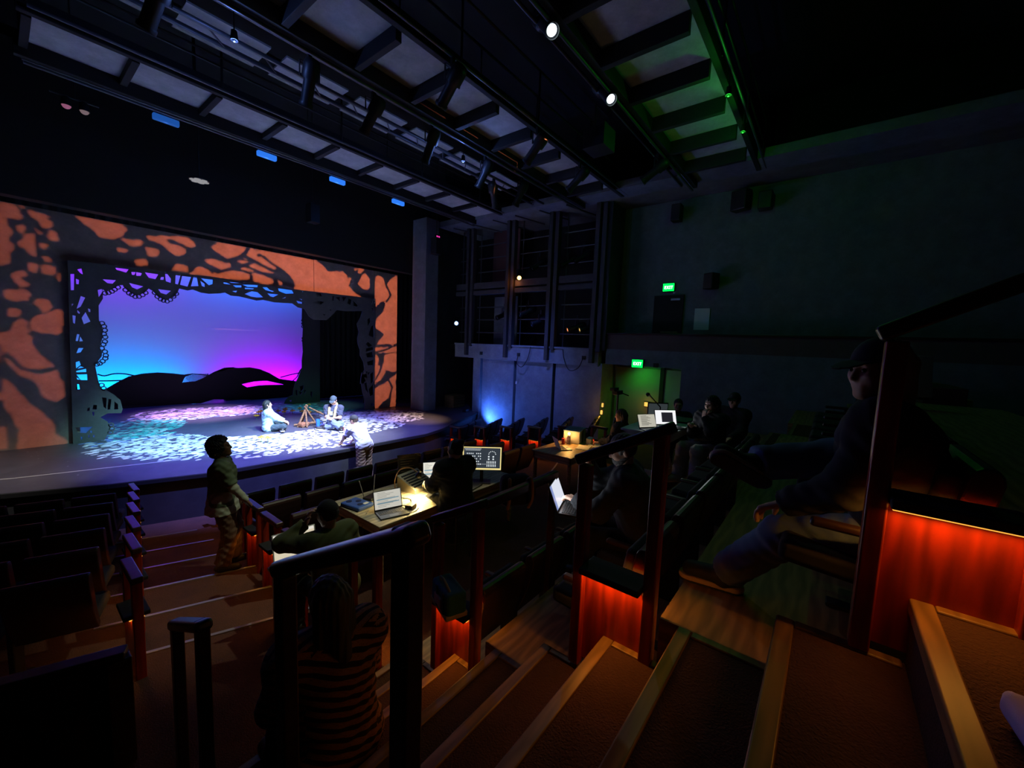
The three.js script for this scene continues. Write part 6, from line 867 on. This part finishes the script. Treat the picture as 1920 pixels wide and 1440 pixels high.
{ const o = thing('water_bottle', 'small clear blue water bottle beside the striped sweater', 'bottle', [1.36, 1.94, -1.78], 0); part('bottle_body', mv(rot(lathe([[0, 0], [0.03, 0.0], [0.034, 0.02], [0.034, 0.13], [0.014, 0.16], [0.013, 0.18], [0, 0.18]], 14), 0.2, 0, 0), 0, 0, 0), new THREE.MeshPhysicalMaterial({ color: RGB(0.15, 0.35, 0.9), roughness: 0.1, transmission: 0.7, thickness: 0.03 }), o); part('cap', mv(new THREE.CylinderGeometry(0.015, 0.015, 0.02, 12), 0, 0.185, 0.037), MT.white, o); }
// ---- lamp-lit table further along
table('lamp_table', 'plywood table lit by a small orange lamp beside the cross aisle', 6.1, 7.5, -4.25, -3.4, 1.75, 0.86, mat(RGB(0.55, 0.36, 0.16), 0.5, { metres: true, map: T.wood }), MT.ply);
stool([7.35, 0.86, -3.02], 'stool under the long-haired person', 0.78);
{ const o = thing('table_lamp', 'small orange candle lamp standing on the far table', 'lamp', [7.0, 1.75, -3.98]); part('lamp_base', lathe([[0, 0.17], [0.03, 0.17], [0.035, 0.15], [0.035, 0.01], [0.04, 0], [0, 0]], 18), mat(RGB(0.35, 0.3, 0.28), 0.4), o); part('label_band', mv(new THREE.CylinderGeometry(0.0365, 0.0365, 0.06, 18, 1, true), 0, 0.11, 0), mat(RGB(0.7, 0.68, 0.62), 0.6), o); part('bulb', mv(new THREE.SphereGeometry(0.03, 14, 10), 0, 0.21, 0), glow(RGB(1.0, 0.62, 0.2), 6), o); point(7.0, 1.96, -3.98, RGB(1.0, 0.5, 0.12), 0.9, 1.6); }
{ const o = thing('equipment_case', 'grey equipment case with a blue top on the lamp-lit table', 'case', [7.3, 1.75, -4.02], 0.25); part('case_body', rb(-0.24, 0.24, 0, 0.24, -0.17, 0.17, 0.012), mat(RGB(0.34, 0.33, 0.32), 0.6), o); part('lid', rb(-0.245, 0.245, 0.24, 0.262, -0.175, 0.175, 0.008), mat(RGB(0.16, 0.24, 0.32), 0.5), o); part('strap', rb(-0.02, 0.02, -0.001, 0.264, -0.18, 0.18, 0.002), MT.plastic, o); }
laptop('pale laptop seen side-on beneath the orange lamp', [6.62, 1.75, -3.86], 0.9, 1.95, 1.0, docScreen, 0.25, 0, mat(RGB(0.6, 0.52, 0.36), 0.5));
for (const [x, z, r, l] of [[6.95, -3.62, 0.3, 'open score pages under the orange lamp'], [7.32, -3.5, -0.2, 'loose paper sheets at the edge of the lamp-lit table']]) { const o = thing('paper_sheet', l, 'paper', [x, 1.75, z], r); part('page', rb(-0.17, 0.0, 0, 0.008, -0.12, 0.12, 0.002), MT.paper, o); part('page', rb(0.003, 0.17, 0, 0.007, -0.12, 0.12, 0.002), MT.paper, o); }
{ const o = thing('power_strip', 'small white power unit with a red light on the lamp-lit table', 'power unit', [7.36, 1.75, -3.7], 0.2); part('case', rb(-0.1, 0.1, 0, 0.12, -0.05, 0.05, 0.008), MT.white, o); part('red_light', mv(new THREE.SphereGeometry(0.014, 8, 6), 0.08, 0.06, 0.055), glow(RGB(1, 0.03, 0.02), 1.0), o); }
{ const o = thing('red_can', 'red drink can beside the orange lamp', 'can', [6.9, 1.75, -4.05]); part('can_body', lathe([[0, 0], [0.028, 0], [0.033, 0.01], [0.033, 0.11], [0.026, 0.122], [0, 0.12]], 18), mat(RGB(0.5, 0.03, 0.02), 0.35), o); }
{ const o = thing('tripod', 'dark tripod with a tilted camera head behind the lamp-lit table', 'tripod', [7.8, 0.86, -3.35]); for (let k = 0; k < 3; k++) part('leg', rod([0, 1.5, 0], [0.35 * Math.cos(k * 2.09), 0, 0.35 * Math.sin(k * 2.09)], 0.018), MT.blackMetal, o); part('column', rod([0, 1.3, 0], [0, 1.95, 0], 0.02), MT.blackMetal, o); part('head', rb(-0.16, 0.1, 1.9, 1.98, -0.06, 0.06, 0.01), MT.plastic, o); part('camera', rb(-0.3, -0.08, 1.99, 2.05, -0.05, 0.05, 0.01), MT.plastic, o); part('pan_handle', rod([0.08, 1.94, 0], [0.3, 1.86, 0.1], 0.012), MT.blackMetal, o); }
// ---- white table of the sound desk
{
  const o = table('white_table', 'white timber table carrying two bright laptops and a microphone', 6.0, 7.9, -2.5, -1.75, 2.46, 1.02, mat(RGB(0.55, 0.56, 0.52), 0.6), mat(RGB(0.5, 0.5, 0.47), 0.6));
  part('stretcher', [bx(-0.9, 0.9, 0.75, 0.85, 0.28, 0.31), bx(-0.9, -0.87, 0.75, 0.85, -0.3, 0.3)], mat(RGB(0.5, 0.5, 0.47), 0.6), o);
  part('brace', [beam([-0.89, 1.3, 0.3], [-0.5, 0.85, 0.3], 0.03, 0.06)], mat(RGB(0.5, 0.5, 0.47), 0.6), o);
}
laptop('laptop showing lines of text at the corner of the white table', [6.18, 2.46, -2.05], -0.55, 1.95, 1.05, (g, w, h) => { g.fillStyle = '#dcd8c8'; g.fillRect(0, 0, w, h); g.fillStyle = '#4a4a44'; for (let i = 0; i < 9; i++) g.fillRect(w * 0.15, h * (0.1 + i * 0.09), w * (0.35 + 0.3 * ((i * 7) % 5) / 5), h * 0.03); }, 0.7, 1.5);
laptop('laptop with a white window and dark panel on the white table', [6.62, 2.46, -1.92], -0.75, 1.9, 1.2, (g, w, h) => { g.fillStyle = '#fbfbff'; g.fillRect(0, 0, w, h); g.fillStyle = '#23232b'; g.fillRect(w * 0.3, h * 0.15, w * 0.55, h * 0.7); }, 0.95, 5);
{ const o = thing('desk_screen', 'small dim monitor at the back of the white table', 'monitor', [7.1, 2.46, -2.3], -0.9); part('case', rb(-0.18, 0.18, 0.06, 0.32, -0.02, 0, 0.006), MT.plastic, o); const f = new THREE.PlaneGeometry(0.33, 0.22); f.translate(0, 0.19, 0.0015); part('screen', f, screenMat(64, 48, (g, w, h) => { g.fillStyle = '#5a6468'; g.fillRect(0, 0, w, h); }, 0.3), o); part('foot', rb(-0.08, 0.08, 0, 0.065, -0.06, 0.05, 0.006), MT.plastic, o); }
{ const o = thing('microphone', 'boom microphone on a slanted arm over the white table', 'microphone', [6.9, 2.46, -2.2]); part('base', lathe([[0, 0.03], [0.07, 0.02], [0.08, 0], [0, 0]], 16), MT.plastic, o); part('arm', rod([0, 0.02, 0], [-0.05, 0.28, 0.02], 0.01), MT.blackMetal, o); part('arm', rod([-0.05, 0.28, 0.02], [-0.3, 0.5, -0.1], 0.01), MT.pipe, o); part('capsule', mv(new THREE.SphereGeometry(0.035, 12, 10), -0.32, 0.5, -0.11), MT.plastic, o); }
{ const g = new THREE.PlaneGeometry(0.55, 0.34, 20, 12); const p = g.attributes.position; for (let i = 0; i < p.count; i++) p.setZ(i, 0.012 + 0.03 * vn(p.getX(i) * 9 + 20, p.getY(i) * 9 + 20, 64)); g.rotateX(-Math.PI / 2); g.computeVertexNormals(); const o = solo('table_cloth', merge([g, mv(g.clone(), 0, -0.006, 0)]), cloth(0.12, 0.2, 0.12), 'crumpled dark green cloth lying on the white table', 'cloth'); o.position.set(7.45, 2.462, -2.0); }
laptop('laptop on the knees of the bearded man, only its bright edge showing', [2.8, 2.4, -1.5], 0.35, 1.95, 1.0, (g, w, h) => { g.fillStyle = '#eef2ff'; g.fillRect(0, 0, w, h); g.fillStyle = '#8fa0d8'; g.fillRect(0, 0, w * 0.16, h); }, 0.85, 5);
// ---- on the stage
{
  const o = thing('campfire_prop', 'stacked brown sticks of a campfire beside the man in the flat cap', 'campfire', [5.68, 1.0, -12.3]); const bark = mat(RGB(0.24, 0.13, 0.065), 0.85, { metres: true, map: T.wood });
  for (const [a, b, r] of [[[-0.28, 0, 0.1], [0.06, 0.62, -0.02], 0.03], [[0.3, 0, 0.06], [-0.04, 0.6, 0.02], 0.028], [[0.02, 0, -0.3], [0.0, 0.64, 0.05], 0.03], [[-0.1, 0, 0.3], [0.02, 0.55, -0.06], 0.026], [[-0.3, 0.04, -0.1], [0.28, 0.1, 0.2], 0.035], [[-0.2, 0.03, 0.25], [0.25, 0.05, -0.15], 0.035], [[0.1, 0.55, 0], [0.5, 0.3, 0.08], 0.022]]) part('stick', rod(a, b, r, 7), bark, o);
  part('bag_cloth', mv(rot(rb(-0.15, 0.15, 0, 0.14, -0.1, 0.1, 0.05, 3), 0, 0.4, 0), -0.12, 0, 0.12), cloth(0.22, 0.09, 0.04), o);
}
{ const o = thing('red_tin', 'red tin on the stage floor beside the man in the flat cap', 'tin', [6.05, 1.0, -10.92]); part('tin_body', lathe([[0, 0], [0.07, 0], [0.07, 0.085], [0.06, 0.09], [0, 0.088]], 18), mat(RGB(0.55, 0.02, 0.03), 0.4), o); part('lid', mv(lathe([[0, 0.018], [0.07, 0.018], [0.074, 0], [0, 0]], 18), 0, 0.09, 0), mat(RGB(0.12, 0.01, 0.012), 0.4), o); }
{ const o = thing('blue_cup', 'blue cup standing on the stage between the campfire and the man', 'cup', [5.78, 1.0, -11.75]); part('cup_body', lathe([[0, 0], [0.05, 0], [0.06, 0.26], [0.052, 0.26], [0.045, 0.02]], 18), mat(RGB(0.03, 0.16, 0.6), 0.35), o); part('handle', mv(rot(new THREE.TorusGeometry(0.05, 0.01, 6, 14), 0, 0, 0), 0.08, 0.14, 0), mat(RGB(0.03, 0.16, 0.6), 0.35), o); }
[[5.27, -14.72], [5.39, -14.88], [4.99, -14.11], [5.85, -14.63], [6.09, -14.71], [6.18, -14.9], [5.9, -14.33], [6.2, -14.37], [6.4, -14.1], [6.5, -13.8], [6.59, -14.72], [7.19, -15.3], [6.7, -13.54]].forEach(([x, z]) => flower(x, z, 'yellow paper flower on a wire stem standing round the dark oval', 'yellow flowers behind the oval'));
[[4.0, -11.05], [4.1, -10.9]].forEach(([x, z]) => flower(x, z, 'yellow paper flower among the white dabs in front of the woman', 'yellow flowers in front of the woman'));
function flower(x, z, label, group) { const o = thing('paper_flower', label, 'flower', [x, 1.0, z], rnd() * 3, group); part('stem', rod([0, 0, 0], [0.01, 0.12, 0.01], 0.008, 6), mat(RGB(0.08, 0.2, 0.05), 0.8), o); const pet = []; for (let k = 0; k < 6; k++) pet.push(mv(rot(new THREE.SphereGeometry(0.04, 8, 6).scale(1, 0.5, 0.7), 0, 0, 0), 0.045 * Math.cos(k * 1.047), 0.13, 0.045 * Math.sin(k * 1.047))); part('petals', pet, mat(RGB(0.75, 0.42, 0.03), 0.7), o); part('centre', mv(new THREE.SphereGeometry(0.03, 8, 6), 0.01, 0.145, 0.01), mat(RGB(0.5, 0.2, 0.02), 0.8), o); }
{ const o = thing('crate', 'tan crate at the far end of the stage beside the gallery', 'crate', [11.75, 1.0, -12.2], 0.1); for (let k = 0; k < 4; k++) part('slat', rb(-0.35, 0.35, 0.02 + k * 0.12, 0.12 + k * 0.12, 0.23, 0.25, 0.004), MT.ply, o); part('box', bx(-0.34, 0.34, 0, 0.5, -0.25, 0.23), MT.ply, o); }

stool([6.72, 1.71, -1.32], 'stool under the thinking person at the white table', 0.38);
stool([7.55, 1.71, -1.2], 'stool under the man in the black cap', 0.4);
{ const g = rb(-0.13, 0.13, 0, 0.06, -0.1, 0.1, 0.025, 3), p = g.attributes.position; for (let i = 0; i < p.count; i++) if (p.getY(i) > 0.04) p.setY(i, p.getY(i) + 0.012 * Math.sin(p.getX(i) * 60) * Math.sin(p.getZ(i) * 50)); const o = solo('folded_blanket', g, cloth(0.50, 0.45, 0.85), 'folded lavender ribbed blanket lying on the upper aisle step', 'blanket'); o.position.set(1.3, STEP(7).y + 0.012, 0.49); o.rotation.y = 0.1; }
{ const o = thing('pale_board', 'pale blank board leaning on a rear row seat', 'board', [6.8, 3.25, 0.75], -1.1); const b = rb(-0.26, 0.26, 0, 0.5, -0.01, 0.01, 0.004); b.rotateX(-0.12); part('panel', b, MT.white, o); part('ledge', rb(-0.27, 0.27, -0.03, 0.0, -0.03, 0.03, 0.004), MT.darkWood, o); }
scene.traverse(o => { if (o.isMesh) { o.castShadow = true; o.receiveShadow = true; } if (o.isSpotLight || o.isPointLight) o.castShadow = true; });
renderer.render(scene, camera);
